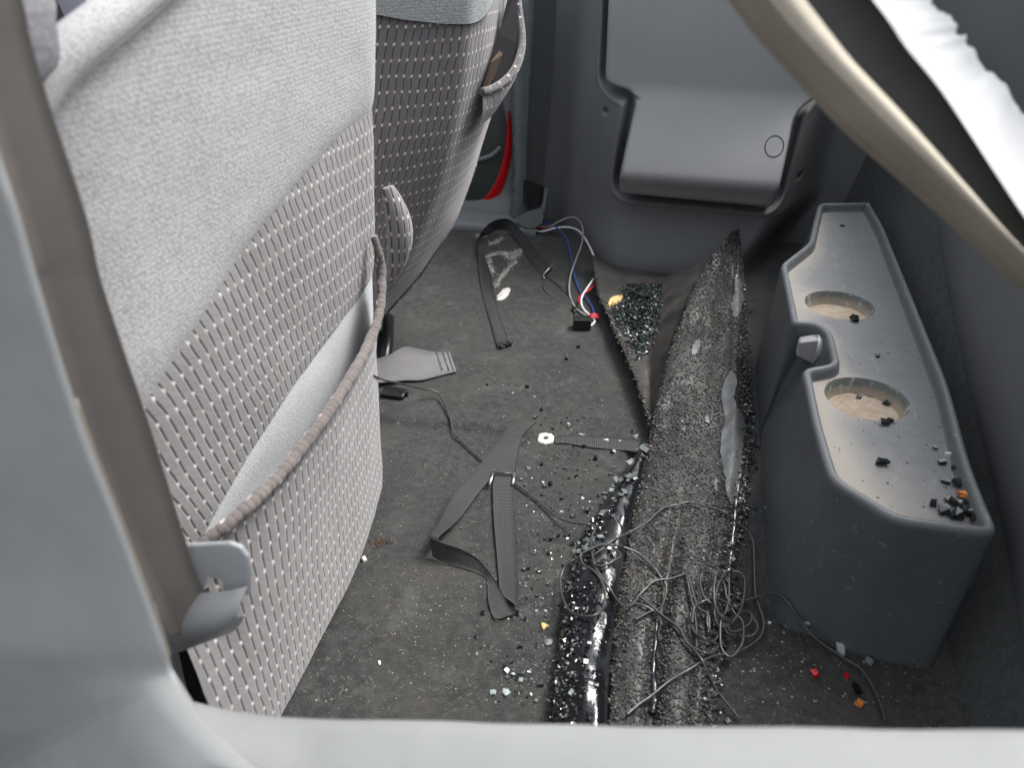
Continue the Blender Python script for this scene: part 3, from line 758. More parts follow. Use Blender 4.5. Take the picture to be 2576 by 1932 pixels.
pv, pe, pf, ov, oe, of = delaunay_2d_cdt([Vector(p) for p in pts], edges, [], 0, 1e-6)
b = len(V); P2 = np.array([(p.x, p.y) for p in pv]); sdv = poly_sdf(P2[:, 0], P2[:, 1], inp)
for p, sv in zip(pv, sdv):
    rc = min(math.hypot(p.x-c.x, p.y-c.y)-r for c, r in zip(cc, CR))
    leftness = 1-sm(.17, .30, p.x)
    V.append(Vector((p.x, p.y, TF-.0008*math.exp(-abs(sv)/.004))))
    dust.append(float(np.clip(.4+.6*leftness*math.exp(-abs(sv)/.05)+.3*(1-sm(.72, .95, p.y))+.25*math.exp(-max(0, rc)/.012)+.35*sm(1.3, 1.7, p.y)*.3, 0, 1)))
for f in pf:
    cx = sum(pv[i].x for i in f)/len(f); cy = sum(pv[i].y for i in f)/len(f)
    if any(math.hypot(cx-c.x, cy-c.y) < r for c, r in zip(cc, CR)): continue
    if float(poly_sdf(np.array([cx]), np.array([cy]), inp)[0]) > -1e-5: continue
    F.append(tuple(i+b for i in f))
tray = thing('cup_holder_tray', (.23, 1.2, 0), 'dark grey plastic floor tray with two dusty cup holders', 'tray')
tb = mk('tray_body', V, F, M['box'], tray, sup=True)
at = tb.data.attributes.new('dust', 'FLOAT', 'POINT'); at.data.foreach_set('value', dust)
for c, r in zip(cc, CR):
    V = []; pf_ = [(r+.0006, TF+.0002), (r-.001, TF-.002), (r-.003, TF-.008), (r-.005, TF-.019), (r-.007, TF-.022)]
    for q, z in pf_:
        for i in range(NCU): a = 2*math.pi*i/NCU; V.append(Vector((c.x+q*math.cos(a), c.y+q*math.sin(a), z)))
    cup = mk('cup_holder', V, gridF(NCU, len(pf_), True), M['cupwall'], tray, sup=True)
    V = []
    for q in (r-.0075, .03, .015, .001):
        for i in range(NCU):
            a = 2*math.pi*i/NCU; x = c.x+q*math.cos(a); y = c.y+q*math.sin(a); V.append(Vector((x, y, TF-.0216+.002*float(vnoise(x*140, y*140)))))
    dv = mk('dirt_layer', V, gridF(NCU, 4, True)+[tuple(range(3*NCU, 4*NCU))], M['dirt'], tray, sup=True)
# turn knob in the notch
kc = PZ(2058, 878, .185); kn = thing('turn_knob', kc, 'pale grey wing knob set in the notch of the tray', 'knob')
kn.parent = tray; kn.location = kc-ORI[tray.name]
for k_ in ('label', 'category'): del kn[k_]
mb = MB(); mb.tube([kc+Vector((.004, 0, 0)), kc+Vector((-.004, 0, 0)), kc+Vector((-.0055, 0, 0))], .0235, 28); bevel(mb.build('knob_flange', M['grey_knob'], kn), .001)
V = []
for x, hy, hz in [(-.005, .016, .021), (-.028, .013, .013), (-.031, .011, .010)]:
    for sy, sz in [(-1, -1), (1, -1), (1, 1), (-1, 1)]: V.append(kc+Vector((x, sy*hy*.75, sz*hz)))
F = [(0, 1, 5, 4), (1, 2, 6, 5), (2, 3, 7, 6), (3, 0, 4, 7), (4, 5, 9, 8), (5, 6, 10, 9), (6, 7, 11, 10), (7, 4, 8, 11), (8, 9, 10, 11)]
bevel(mk('knob_grip', V, F, M['grey_knob'], kn, smooth=False), .0025, 3)

# ------------------------------------------------------------ shattered window sheet: granular strip, bowl-shaped flap, glossy film roll
sheet = thing('shattered_window', (.0, 1.1, 0), 'long strip of shattered tinted window glass lying across the floor', 'broken glass')
SL = [(1836, 592), (1795, 640), (1757, 700), (1722, 780), (1692, 860), (1664, 960), (1645, 1045), (1632, 1110), (1612, 1200), (1592, 1300), (1574, 1400), (1556, 1500), (1542, 1620), (1532, 1780), (1528, 1900)]
SR = [(1858, 592), (1866, 640), (1872, 700), (1877, 780), (1880, 860), (1882, 960), (1886, 1045), (1888, 1130), (1876, 1220), (1862, 1310), (1846, 1410), (1828, 1510), (1812, 1620), (1794, 1780), (1785, 1900)]
ZL = [.130, .112, .094, .077, .062, .050, .038, .03, .028, .026, .022, .018, .016, .014, .012]
Lp = cr([PZ(x, y, z) for (x, y), z in zip(SL, ZL)], 8); Rp = cr([PZ(x, y, z) for (x, y), z in zip(SR, [.118, .090, .066, .046, .032, .020, .013]+[.010]*8)], 8)
def strip_pt(i, t):
    p = Lp[i].lerp(Rp[i], t); s = i/(len(Lp)-1)
    h = .012*math.sin(math.pi*t)**.6+.010*math.exp(-((t-.84)/.07)**2)
    if s > .58: h -= .016*math.exp(-((t-.42)/.07)**2)*min(1, (s-.58)*5)
    h += .006*float(vnoise(p.x*40, p.y*14))+.003*float(vnoise(p.x*90+4, p.y*60))
    return Vector((p.x, p.y, max(p.z+h, .004)))
nt = 26; V = [strip_pt(i, t/(nt-1)) for i in range(len(Lp)) for t in range(nt)]
m_ = len(Lp); F = gridF(nt, m_); nb = len(V); V += [v-Vector((0, 0, .005)) for v in V]
F += [tuple(reversed([q+nb for q in f])) for f in F]
for i in range(m_-1):
    for k2 in (0, nt-1): a = i*nt+k2; F.append((a, a+nt, a+nt+nb, a+nb))
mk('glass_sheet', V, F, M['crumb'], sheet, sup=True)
# grains of crushed glass bonded to the sheet
def rand_hex(c, s, up_=None, flat=.6):
    a = random.uniform(0, 6.28); ax = Vector((math.cos(a), math.sin(a), random.uniform(-.35, .35))).normalized(); n = Vector((random.uniform(-.4, .4), random.uniform(-.4, .4), 1)).normalized()
    ay = n.cross(ax).normalized(); az = ax.cross(ay)
    V, F = boxVF(c, ax*s*random.uniform(.6, 1.2), ay*s*random.uniform(.5, 1), az*s*flat*random.uniform(.6, 1.1))
    return [v+Vector((random.uniform(-1, 1), random.uniform(-1, 1), random.uniform(-1, 1)))*s*.28 for v in V], F
mb = MB(); cnt = 0
for k2 in range(16500):
    i = random.random()*(m_-1); t = random.random()
    q = strip_pt(int(i), t).lerp(strip_pt(min(m_-1, int(i)+1), t), i-int(i))
    if q.y < .42 or q.y > float(wall_y(q.x, q.z))-.004: continue
    mb.add(*rand_hex(q+Vector((0, 0, .0003)), random.uniform(.0008, .0018)))
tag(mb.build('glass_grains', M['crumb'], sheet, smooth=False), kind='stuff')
mb = MB()   # ragged right edge: coarser dark crumbs
for k2 in range(1300):
    i = random.random()*(m_-2); s = i/(m_-1); p = Rp[int(i)].lerp(Rp[int(i)+1], i-int(i))
    q = p+Vector((random.gauss(-.002, .007), random.gauss(0, .004), 0)); z = drop(q.x, q.y, .06)[0].z
    if s < .12: continue
    if q.x > .124+.01*(q.y < 1.3) and .7 < q.y < 1.6: continue
    mb.add(*rand_hex(Vector((q.x, q.y, z+.002)), random.choice((.001, .0013, .0017, .0026))*random.uniform(.8, 1.2)))
tag(mb.build('edge_crumbs', plain('dark_crumb', (.022, .024, .023), .3, .3, 400, .7), sheet, smooth=False), kind='stuff')
# smooth grey film patches showing through the grains
patch_m = plain('grey_film_patch', (.10, .108, .112), .4, .35, 60, .5, bump=.4, bscale=120, bdist=.002)
def patch(pl, lift=.0022):
    O = [(p.x+random.gauss(0, 1.6), p.y+random.gauss(0, 1.6)) for p in cr([(x, y, 0) for x, y in pl], 5, True)]; n = len(O)
    pts = list(O); xs = [p[0] for p in O]; ys = [p[1] for p in O]
    for x in np.arange(min(xs), max(xs), 6):
        for y in np.arange(min(ys), max(ys), 6):
            if float(poly_sdf(np.array([x]), np.array([y]), O)[0]) < -3: pts.append((x, y))
    pv, pe, pf, a_, b_, c_ = delaunay_2d_cdt([Vector(p) for p in pts], [(i, (i+1) % n) for i in range(n)], [], 1, 1e-6)
    V = [hit(p.x, p.y, lift+.0008*float(vnoise(p.x*.1, p.y*.1))) for p in pv]
    mk('film_patch', V, pf, patch_m, sheet)
patch([(1835, 935), (1852, 960), (1850, 1010), (1872, 1060), (1868, 1140), (1862, 1200), (1850, 1262), (1832, 1258), (1822, 1190), (1812, 1130), (1822, 1060), (1815, 990)])
patch([(1752, 858), (1762, 868), (1750, 892), (1742, 896), (1740, 880)])
patch([(1852, 690), (1866, 720), (1868, 770), (1850, 800), (1840, 780), (1846, 740)])
patch([(1800, 1205), (1806, 1220), (1801, 1240), (1795, 1222)]); patch([(1778, 1050), (1784, 1060), (1778, 1066), (1773, 1056)])
# flap of film, raised along its left edge
FL = [(1488, 640), (1496, 690), (1508, 745), (1534, 800), (1562, 865), (1590, 930), (1616, 1000), (1636, 1070), (1645, 1110)]
FR = [(1795, 640), (1768, 685), (1738, 740), (1712, 800), (1688, 865), (1672, 930), (1655, 1000), (1646, 1055), (1646, 1105)]
fl_z = [.05, .044, .04, .038, .036, .034, .03, .024, .016]; fr_z = [.110, .097, .083, .070, .059, .050, .041, .029, .016]
A = cr([PZ(x, y, z) for (x, y), z in zip(FL, fl_z)], 8); B = cr([PZ(x, y, z) for (x, y), z in zip(FR, fr_z)], 8)
V = []; nt = 24
for i, (p, q) in enumerate(zip(A, B)):
    s = i/(len(A)-1)
    for k2 in range(nt):
        t = k2/(nt-1); v = p.lerp(q, t); dip = .055*math.sin(math.pi*t)*(1-s)**.6+.006*math.exp(-((t-.62)/.1)**2)
        v.z -= dip-.004*float(vnoise(v.x*30, v.y*22))-.002*float(vnoise(v.x*90, v.y*70)); v.z = max(v.z, .006); v.y = min(v.y, float(wall_y(v.x, v.z))-.003)
        V.append(v)
F = gridF(nt, len(A)); nb = len(V); V += [v-Vector((0, 0, .003)) for v in V]; F += [tuple(reversed([q+nb for q in f])) for f in F]
for i in range(len(A)-1):
    for k2 in (0, nt-1): a = i*nt+k2; F.append((a, a+nt, a+nt+nb, a+nb))
mk('film_flap', V, F, M['felt'], sheet, sup=True)
mb = MB()   # frayed crumbs on the flap's left edge
for k2 in range(420):
    p = A[random.randrange(8, len(A))]; mb.add(*rand_hex(p+Vector((random.gauss(.002, .002), random.gauss(0, .008), random.uniform(-.002, .001))), random.uniform(.0008, .002)))
tag(mb.build('frayed_edge', plain('frayed_crumb', (.05, .047, .042), .6, .5, 500), sheet, smooth=False), kind='stuff')
# glossy film roll
RL = [(1640, 1082), (1612, 1120), (1580, 1172), (1540, 1225), (1502, 1290), (1470, 1345), (1446, 1405), (1422, 1480), (1406, 1580), (1396, 1700), (1385, 1800), (1380, 1900)]
RR = [(1646, 1085), (1630, 1140), (1618, 1195), (1606, 1250), (1594, 1305), (1582, 1360), (1572, 1415), (1560, 1490), (1546, 1590), (1534, 1700), (1530, 1800), (1526, 1900)]
RH = [.004, .010, .016, .020, .024, .027, .029, .031, .033, .034, .034, .034]
A = cr([PZ(x, y, .004) for x, y in RL], 10); B = cr([PZ(x, y, .020) for x, y in RR], 10); HH = cr([(h, 0, 0) for h in RH], 10)
V = []; nt = 30
def roll_pt(i, t):
    v = A[i].lerp(B[i], t); h = HH[i].x; v = v.copy()
    v.z += h*math.sin(math.pi*t)**.55+h*.25*float(vnoise(v.x*22, v.y*30))+(.012*(((v.y+.35*v.x+.05*float(vnoise(v.x*35, v.y*13)))/.085) % 1.0)*(1+1.2*float(vnoise(v.x*10+7, v.y*9)))+.009*float(vnoise(3.3+v.x*14, v.y*30)))*sm(.3, .6, t)*(1-sm(.93, 1, t))*min(1, h/.02)+.08*h*float(vnoise(v.x*120, v.y*60)); v.z = max(v.z, .005); return v
for i in range(len(A)):
    for k2 in range(nt): V.append(roll_pt(i, k2/(nt-1)))
film = tag(mk('tint_film', V, gridF(nt, len(A)), M['film'], sup=True), 'roll of glossy black tint film beside the shattered glass strip', 'tint film')
mb = MB()   # crumbs lying on the film
for k2 in range(430):
    i = random.randrange(45, len(A)); t = random.betavariate(1.2, 3.2); p = roll_pt(i, t)
    mb.add(*rand_hex(p+Vector((0, 0, .001)), random.uniform(.0009, .0026)))
tag(mb.build('film_crumbs', plain('black_glass_crumb', (.012, .014, .015), .1, .3, 400, .8), film, smooth=False), kind='stuff')
# folded glossy crease low on the strip
cp = cr([hit(x, y, .002) for x, y in [(1652, 1560), (1648, 1620), (1642, 1690), (1646, 1750), (1640, 1800)]], 8)
tv, tf = tubeVF(cp, .006, 8, rf=lambda t, i: .5+.5*t+.2*math.sin(i)); mk('film_crease', tv, tf, M['film'], film)
cp = cr([hit(x, y, .001) for x, y in [(1862, 1190), (1852, 1260), (1846, 1330), (1838, 1400), (1832, 1440)]], 8)
tv, tf = tubeVF(cp, .0022, 8, rf=lambda t, i: .8+.3*math.sin(i*1.7)); mk('film_crease', tv, tf, M['metal'], film)

# ------------------------------------------------------------ loose glass
var = []
for k2 in range(8):
    v, f = rand_hex(Vector((0, 0, 0)), 1.0, flat=.8); me = bpy.data.meshes.new('glass_fragment'); me.from_pydata([tuple(q) for q in v], [], f); me.update(); var.append(me)
vm = {}
def frag(x, y, size, mt, label, group, cat='glass fragment', lift=None, name='glass_fragment'):
    p = hit(x, y)
    k2 = random.randrange(8); key = (k2, mt)
    if key not in vm: me = var[k2].copy(); me.materials.clear(); me.materials.append(M[mt]); vm[key] = me
    o = bpy.data.objects.new(name, vm[key]); COL.objects.link(o)
    s = size*random.uniform(.85, 1.15); o.scale = (s, s*random.uniform(.7, 1), s*random.uniform(.6, .9)); o.rotation_euler = (random.uniform(-.2, .2), random.uniform(-.2, .2), random.uniform(0, 6.3))
    o.location = p+Vector((0, 0, s*.6)); return tag(o, label, cat, group)
FG = 'glass fragments scattered on the carpet'; FGL = 'small dark cube of shattered glass lying on the grey carpet'
fl_px = [(1225, 970), (1326, 975), (1362, 1033), (1348, 1052), (1390, 1080), (1590, 1088), (1497, 1155), (1470, 1125), (1362, 1170), (1540, 1140), (1385, 1220), (1370, 1225), (1412, 1258), (1478, 1285), (1440, 1300), (1295, 1365), (1345, 1395), (1385, 1360), (1330, 1432), (1318, 1435), (1308, 1630), (1290, 1700), (1275, 1690), (1320, 1560), (1215, 1545), (1300, 1545), (1395, 1720), (1360, 1722), (1350, 1765), (1310, 1705), (1420, 1180), (1450, 1200), (1505, 1250), (1535, 1195), (1405, 1350), (1380, 1395), (1440, 1370), (1350, 1500), (1380, 1470), (1270, 1680), (1455, 875), (1425, 905)]
for x, y in fl_px: frag(x, y, random.uniform(.0026, .0042), 'gl_dark', FGL, FG)
CGL = 'small clear glass chip glinting on the grey carpet'; CG = 'clear glass chips on the carpet'
for x, y in [(1278, 1690), (1272, 1745), (1278, 1740), (1310, 1715), (1240, 1745), (1200, 1648), (955, 1670), (1472, 1186), (1545, 1138), (1430, 1070), (1455, 1105), (1368, 1222), (1466, 1256), (1400, 1720), (1438, 1745), (1350, 1540), (1372, 1540), (1412, 1290), (1330, 1180), (1205, 1088), (1160, 1330), (1600, 1100), (1560, 1112), (1290, 990), (1345, 1000)]:
    frag(x, y, random.uniform(.0022, .0036), 'gl_clear', CGL, CG)
for x, y in [(2075, 1352), (1920, 1330), (1905, 1240), (2030, 1570), (1935, 1570), (2160, 1737), (1925, 1280)][3:]:
    frag(x, y, .003, 'gl_clear', 'small clear glass chip on the carpet right of the glass strip', 'glass chips right of the strip')
# tray debris
def g_tray():
    if random.random() < .55: return random.gauss(2418, 28), random.gauss(1285, 32)
    return random.uniform(2060, 2440), random.uniform(560, 1300)
TL = 'dark glass fragment in the rear corner of the cup holder tray'; TG_ = 'dark glass in the tray corner'
for x, y, s in [(2370, 1167, .005), (2400, 1180, .005), (2403, 1215, .007), (2412, 1222, .008), (2378, 1215, .006), (2345, 1270, .006), (2372, 1290, .008), (2398, 1270, .007), (2420, 1288, .008), (2440, 1295, .007), (2405, 1300, .007), (2430, 1270, .006), (2385, 1262, .006), (2352, 1130, .004), (2367, 1165, .004), (2448, 1305, .006), (2395, 1302, .007), (2415, 1270, .006)]:
    frag(x, y, s*.8, 'gl_dark', TL, TG_)
frag(2217, 1168, .0062, 'gl_dark', 'single dark glass cube lying in the middle of the near tray end', 'glass in the tray')
frag(2385, 1147, .0032, 'gl_clear', 'single clear glass chip near the tray rear edge', 'glass in the tray')
frag(2118, 569, .004, 'gl_dark', 'tiny glass bead at the far end of the tray', 'glass in the tray')
frag(2208, 897, .004, 'gl_dark', 'tiny dark chip on the tray between the two cup holders', 'glass in the tray')
frag(2150, 807, .0068, 'gl_dark', 'dark square glass chip in the far cup holder', 'glass in the cup holders')
for x, y, l in [(2160, 1002, 'dark glass chip at the centre of the near cup holder'), (2230, 1018, 'glinting glass chip at the right of the near cup holder'), (2238, 1062, 'dark round chip at the near rim of the near cup holder'), (2225, 1068, 'dark sliver beside the round chip in the near cup holder')]:
    frag(x, y, .0048, 'gl_dark', l, 'glass in the cup holders')
frag(2423, 1252, .0065, 'orange', 'small orange plastic bit among glass in the tray corner', 'coloured bits', 'plastic bit', name='plastic_bit')
frag(2048, 1699, .0052, 'red', 'larger red plastic shard on the carpet before the tray', 'coloured bits', 'plastic bit', name='plastic_bit')
frag(2128, 1704, .0035, 'red', 'smaller dull red shard on the carpet before the tray', 'coloured bits', 'plastic bit', name='plastic_bit')
frag(2160, 1775, .005, 'orange', 'orange brown crumb on the carpet close to the window sill', 'coloured bits', 'plastic bit', name='plastic_bit')
frag(2152, 1738, .006, 'gl_dark', 'dark glass cube on the carpet below the tray', 'glass before the tray')
frag(2185, 1668, .005, 'gl_clear', 'clear glass shard on the carpet by the tray foot', 'glass before the tray')
# flat chips along the film's left edge; their teal grey paints in reflected sky
FK = [(1612, 1115), (1600, 1165), (1575, 1200), (1548, 1232), (1522, 1272), (1500, 1315), (1480, 1360), (1462, 1400), (1444, 1430)]
for k2 in range(44):
    q = random.uniform(0, len(FK)-1.01); i = int(q); x = FK[i][0]+(FK[i+1][0]-FK[i][0])*(q-i)+random.gauss(0, 11); y = FK[i][1]+(FK[i+1][1]-FK[i][1])*(q-i)+random.gauss(0, 9)
    o = frag(x, y, random.choice((.003, .0045, .0065)), 'gl_teal', 'flat sky-toned glass flake along the torn film edge', 'flat glass flakes along the film')
    o.scale.z = .0014; o.location.z -= o.scale.x*.5-.0014
# pile of crushed glass in the flap's hollow
PP = [(1590, 720), (1660, 720), (1655, 790), (1640, 830), (1622, 880), (1610, 895), (1590, 870), (1570, 830), (1545, 800), (1535, 785), (1565, 750)]
pv_ = [(float(x), float(y)) for x, y in PP]; mb = MB(); n = 0
while n < 1500:
    x = random.uniform(1525, 1668); y = random.uniform(712, 910); sd1 = float(poly_sdf(np.array([x]), np.array([y]), pv_)[0])
    if sd1 > random.expovariate(1/6): continue
    hgt = max(0, min(1, -sd1/35))*.014
    mb.add(*rand_hex(hit(x, y)+Vector((0, 0, hgt*random.random()+.001)), random.uniform(.0014, .0036))); n += 1
tag(mb.build('crushed_glass_pile', plain('pile_glass', (.02, .027, .027), .3, .6, 500, .55), smooth=False), 'heap of dark crushed glass in the hollow of the film flap', 'glass heap', kind='stuff')
# uncountable crumbs, lint and specks on the carpet
def speck_field(name, n, gen, mat, smin, smax, label, cat, flat=.6, zmax=.02):
    mb = MB(); k2 = 0
    while k2 < n:
        x, y = gen(); p = hit(x, y); k2 += 1
        if p.z > zmax: continue
        mb.add(*rand_hex(p+Vector((0, 0, smin*.3)), random.uniform(smin, smax), flat=flat))
    return tag(mb.build(name, mat, smooth=False), label, cat, kind='stuff')
def g_floor():
    while 1:
        x = random.uniform(760, 1640); y = random.uniform(600, 1770)
        if x < 980-(max(0, y-1000)*.32): continue
        return x, y
def g_near():
    while 1:
        y = random.uniform(1050, 1775); x = random.gauss(1420-(y-1100)*.08, 75)
        if 1150 < x < 1600: return x, y
def g_right(): return random.uniform(1830, 2340), random.uniform(1570, 1775)
speck_field('carpet_lint', 320, g_floor, plain('pale_lint', (.4, .38, .33), .9, .4, 300, .1), .0004, .0009, 'tiny pale lint specks over the carpet', 'lint')
speck_field('glass_dust', 240, g_near, M['gl_clear'], .0005, .0014, 'fine clear glass crumbs beside the film roll', 'glass crumbs', zmax=.08)
speck_field('dark_glass_dust', 300, g_near, plain('dark_gl', (.012, .015, .015), .1, .4, 400, .8), .0008, .0022, 'fine dark glass crumbs beside the film roll', 'glass crumbs', zmax=.08)
speck_field('floor_grit', 130, g_right, plain('tan_grit', (.28, .23, .17), .8, .5, 300, .2), .0005, .0013, 'pale grit on the carpet before the tray', 'grit')
def g_rust(): return random.gauss(950, 20), random.gauss(1366, 6)
speck_field('rust_crumbs', 40, g_rust, M['rust'], .0008, .0018, 'rust brown crumbs on the carpet beside the near seat', 'rust crumbs')
mb = MB()
for k2 in range(280):     # short loose fibres
    x, y = g_floor(); p = hit(x, y, .0012)
    if p.z > .02: continue
    a = random.uniform(0, 3.14); l = random.uniform(.003, .009); d = Vector((math.cos(a), math.sin(a), random.uniform(-.1, .25)))*l
    mb.tube([p, p+d*.5+Vector((random.gauss(0, .0007), random.gauss(0, .0007), .0004)), p+d], .00022, 4, cap=False)
tag(mb.build('loose_fibres', plain('straw_fibre', (.3, .27, .2), .8, .4, 200, .1)), 'short straw coloured fibres shed over the carpet', 'fibres', kind='stuff')
speck_field('tray_grit', 260, g_tray, plain('tray_grit', (.16, .14, .11), .8, .6, 300, .2), .0004, .0013, 'fine grit and dust specks on the cup holder tray', 'grit', zmax=.212)
# white chalky scuff near the black strap
marks = [[(1222, 648), (1240, 640), (1262, 636), (1285, 638), (1310, 628), (1320, 626)], [(1232, 655), (1234, 672), (1242, 686)], [(1268, 636), (1280, 650), (1300, 642), (1314, 630)], [(1250, 720), (1258, 700), (1272, 684), (1284, 668), (1300, 656)], [(1262, 600), (1250, 608), (1232, 614)], [(1196, 592), (1215, 594), (1224, 588)]]
mb = MB()
for ln in marks:
    P = cr([(x, y, 0) for x, y in ln], 12)
    for p in P:
        for k2 in range(8): mb.add(*rand_hex(hit(p.x+random.gauss(0, 4.0), p.y+random.gauss(0, 3), .0006), random.uniform(.0004, .0012), flat=.3))
tag(mb.build('chalk_scuff', M['white_bit'], smooth=False), 'white crumbly scuff marks on carpet inside the black strap loop', 'scuff', kind='stuff')

def blob(name, pl, mat, label, cat, h=.003, hole=None):
    P = [hit(p.x+random.gauss(0, .9), p.y+random.gauss(0, .9), .0005) for p in cr([(x, y, 0) for x, y in pl], 4, True)]; n = len(P); c = sum(P, Vector())/n; V = []
    for f, z in [(1, 0), (.97, h*.7), (.85, h), (.5, h*1.15), (.02, h*1.2)]:
        if hole and f < hole: f = hole
        for p in P: q = c.lerp(p, f); V.append(Vector((q.x, q.y, p.z*f+c.z*(1-f)+z+.0006*float(vnoise(q.x*300, q.y*300)))))
    if hole: V += [Vector((v.x, v.y, c.z)) for v in V[-n:]]
    F = gridF(n, len(V)//n, True); 
    return tag(mk(name, V, F, mat), label, cat)
blob('dried_blob', [(1268, 727), (1282, 726), (1282, 737), (1272, 750), (1254, 757), (1249, 750), (1258, 738)], M['white_bit'], 'white dried blob on the carpet inside the black strap', 'blob')
blob('dry_leaf', [(1566, 744), (1562, 760), (1548, 766), (1534, 772), (1528, 766), (1540, 752)], M['leaf'], 'curled yellow dry leaf beside the crushed glass heap', 'leaf', .006)
blob('leaf_scrap', [(1360, 1571), (1380, 1577), (1372, 1583), (1367, 1588)], M['leaf'], 'small yellow leaf scrap on the carpet near the film', 'leaf', .003)
blob('paper_ring', [(1352, 1105), (1358, 1094), (1374, 1090), (1390, 1096), (1394, 1106), (1386, 1117), (1370, 1120), (1356, 1115)], M['white_bit'], 'torn white ring on the carpet at the strap tip', 'ring', .0025, .3)
blob('plaster_flake', [(1456, 1092), (1475, 1099), (1494, 1098), (1490, 1104), (1470, 1105)], M['white_bit'], 'white crescent flake lying on the short strap', 'flake', .002)
blob('plaster_flake', [(1514, 1106), (1530, 1106), (1534, 1112), (1520, 1111)], M['white_bit'], 'small white flake at the short strap, right of the crescent', 'flake', .002)
blob('grey_chip', [(1370, 1610), (1390, 1612), (1388, 1625), (1372, 1626)], patch_m, 'flat grey chip on the carpet left of the film roll', 'chip', .002)
blob('pale_crumb', [(910, 1408), (918, 1404), (922, 1412), (914, 1416)], M['white_bit'], 'pale crumb on the carpet beside the near seat', 'crumb', .004)

# ------------------------------------------------------------ straps and belts
def H(x, y, l=.002): return hit(x, y, l)
def ZP(x, y, z): return PZ(x, y, z)
st = thing('black_strap', H(1250, 700), 'black webbing strap looping from the belt anchor with a frayed cut end', 'strap')
# long leg: cut end -> up -> fold
L = [H(1252, 880), H(1234, 815), H(1214, 745), H(1206, 690, .006), H(1203, 650, .012), ZP(1199, 610, .022), ZP(1222, 570, .04), ZP(1252, 552, .05), ZP(1285, 553, .045), ZP(1318, 588, .03), ZP(1350, 635, .02), ZP(1388, 676, .014)]
Rr = [H(1284, 868), H(1260, 805), H(1244, 745), H(1236, 700, .005), H(1222, 660, .010), ZP(1203, 606, .010), ZP(1232, 588, .014), ZP(1254, 578, .018), ZP(1285, 585, .016), ZP(1308, 618, .010), ZP(1336, 662, .006), ZP(1366, 695, .005)]
ribbon('webbing', L, Rr, M['web_black'], st, .0014)
mb = MB()
for k2 in range(70):
    x = random.uniform(1250, 1284); p = H(x, 872-(x-1250)*.25, .003); d = Vector((random.gauss(.001, .006), random.gauss(-.004, .005), random.uniform(-.001, .004)))
    mb.tube([p, p+d*.6+Vector((0, 0, .003)), p+d], .0006, 4)
for c in [(1262, 876), (1272, 872), (1280, 868)]:
    v, f = rand_hex(H(*c, .004), .007); mb.add(v, f)
mb.build('frayed_end', M['web_black'], st)
# metal bar and ribbed tail
mb = MB(); a, b = ZP(1366, 692, .012), ZP(1396, 658, .026); mb.tube([a, b], .0015, 8); mb.tube([a, ZP(1372, 704, .006)], .0015, 8); mb.build('adjuster_bar', M['metal'], st)
L = [ZP(1372, 694, .022), ZP(1388, 704, .024), ZP(1410, 722, .022), ZP(1428, 742, .017), ZP(1446, 766, .009)]
Rr = [ZP(1364, 716, .008), ZP(1372, 733, .007), ZP(1392, 748, .006), ZP(1416, 762, .006), ZP(1436, 775, .005)]
ribbon('ribbed_tail', L, Rr, M['web_grey'], st, .0014)

s2 = thing('grey_strap', H(1200, 1300), 'charcoal webbing strap folded in a long triangle on the carpet', 'strap')
L = [H(1300, 1062, .004), H(1278, 1082, .005), H(1240, 1135, .006), H(1200, 1190, .010), H(1150, 1255, .018), ZP(1104, 1310, .035), ZP(1080, 1340, .042), ZP(1082, 1352, .036)]
Rr = [H(1350, 1064, .003), H(1328, 1084, .003), H(1290, 1130, .003), H(1250, 1190, .004), H(1205, 1250, .008), ZP(1150, 1310, .016), ZP(1106, 1348, .028), ZP(1104, 1356, .03)]
ribbon('webbing', L, Rr, M['web_grey'], s2, .0014)
L = [ZP(1082, 1352, .036), ZP(1120, 1368, .032), ZP(1160, 1382, .026), ZP(1200, 1405, .018), ZP(1232, 1440, .012), H(1262, 1500, .008), H(1284, 1540, .006), H(1300, 1552, .006)]
Rr = [ZP(1088, 1398, .006), ZP(1108, 1412, .004), ZP(1150, 1425, .004), ZP(1195, 1440, .004), ZP(1225, 1458, .004), H(1228, 1510, .003), H(1240, 1555, .003), H(1258, 1562, .003)]
ribbon('folded_webbing', L, Rr, M['web_grey'], s2, .0014)
L = [H(1258, 1500, .004), H(1250, 1400, .005), H(1243, 1320, .006), H(1240, 1240, .006), H(1243, 1215, .006), H(1252, 1170, .004), H(1280, 1110, .003), H(1300, 1080, .002)]
Rr = [H(1304, 1540, .009), H(1300, 1420, .006), H(1296, 1320, .006), H(1292, 1240, .006), H(1294, 1215, .006), H(1302, 1160, .005), H(1314, 1105, .005), H(1322, 1082, .004)]
ribbon('return_webbing', L, Rr, M['web_grey'], s2, .0014)
bk = MB()
bk.tube([H(1232, 1232, .010), H(1243, 1195, .010)], .0022, 8); bk.build('adjuster_clip', M['metal'], s2); bk = MB(); bk.tube([H(1294, 1204, .010), H(1290, 1232, .010)], .0022, 8); bk.build('adjuster_clip', M['metal'], s2)
bk = MB(); bk.tube([H(1238, 1202, .011), H(1294, 1206, .011)], .0018, 8); bk.build('adjuster_bar', M['cable'], s2)
L = [H(1398, 1104), H(1430, 1098), H(1470, 1098), H(1520, 1100), H(1570, 1105), H(1612, 1112)]
Rr = [H(1396, 1118), H(1425, 1118), H(1470, 1126), H(1520, 1132), H(1570, 1136), H(1600, 1140)]
s3 = ribbon('short_strap', L, Rr, M['web_grey'], None, .0014); tag(s3, 'short ribbed webbing strip lying crosswise left of the glass strip', 'strap')
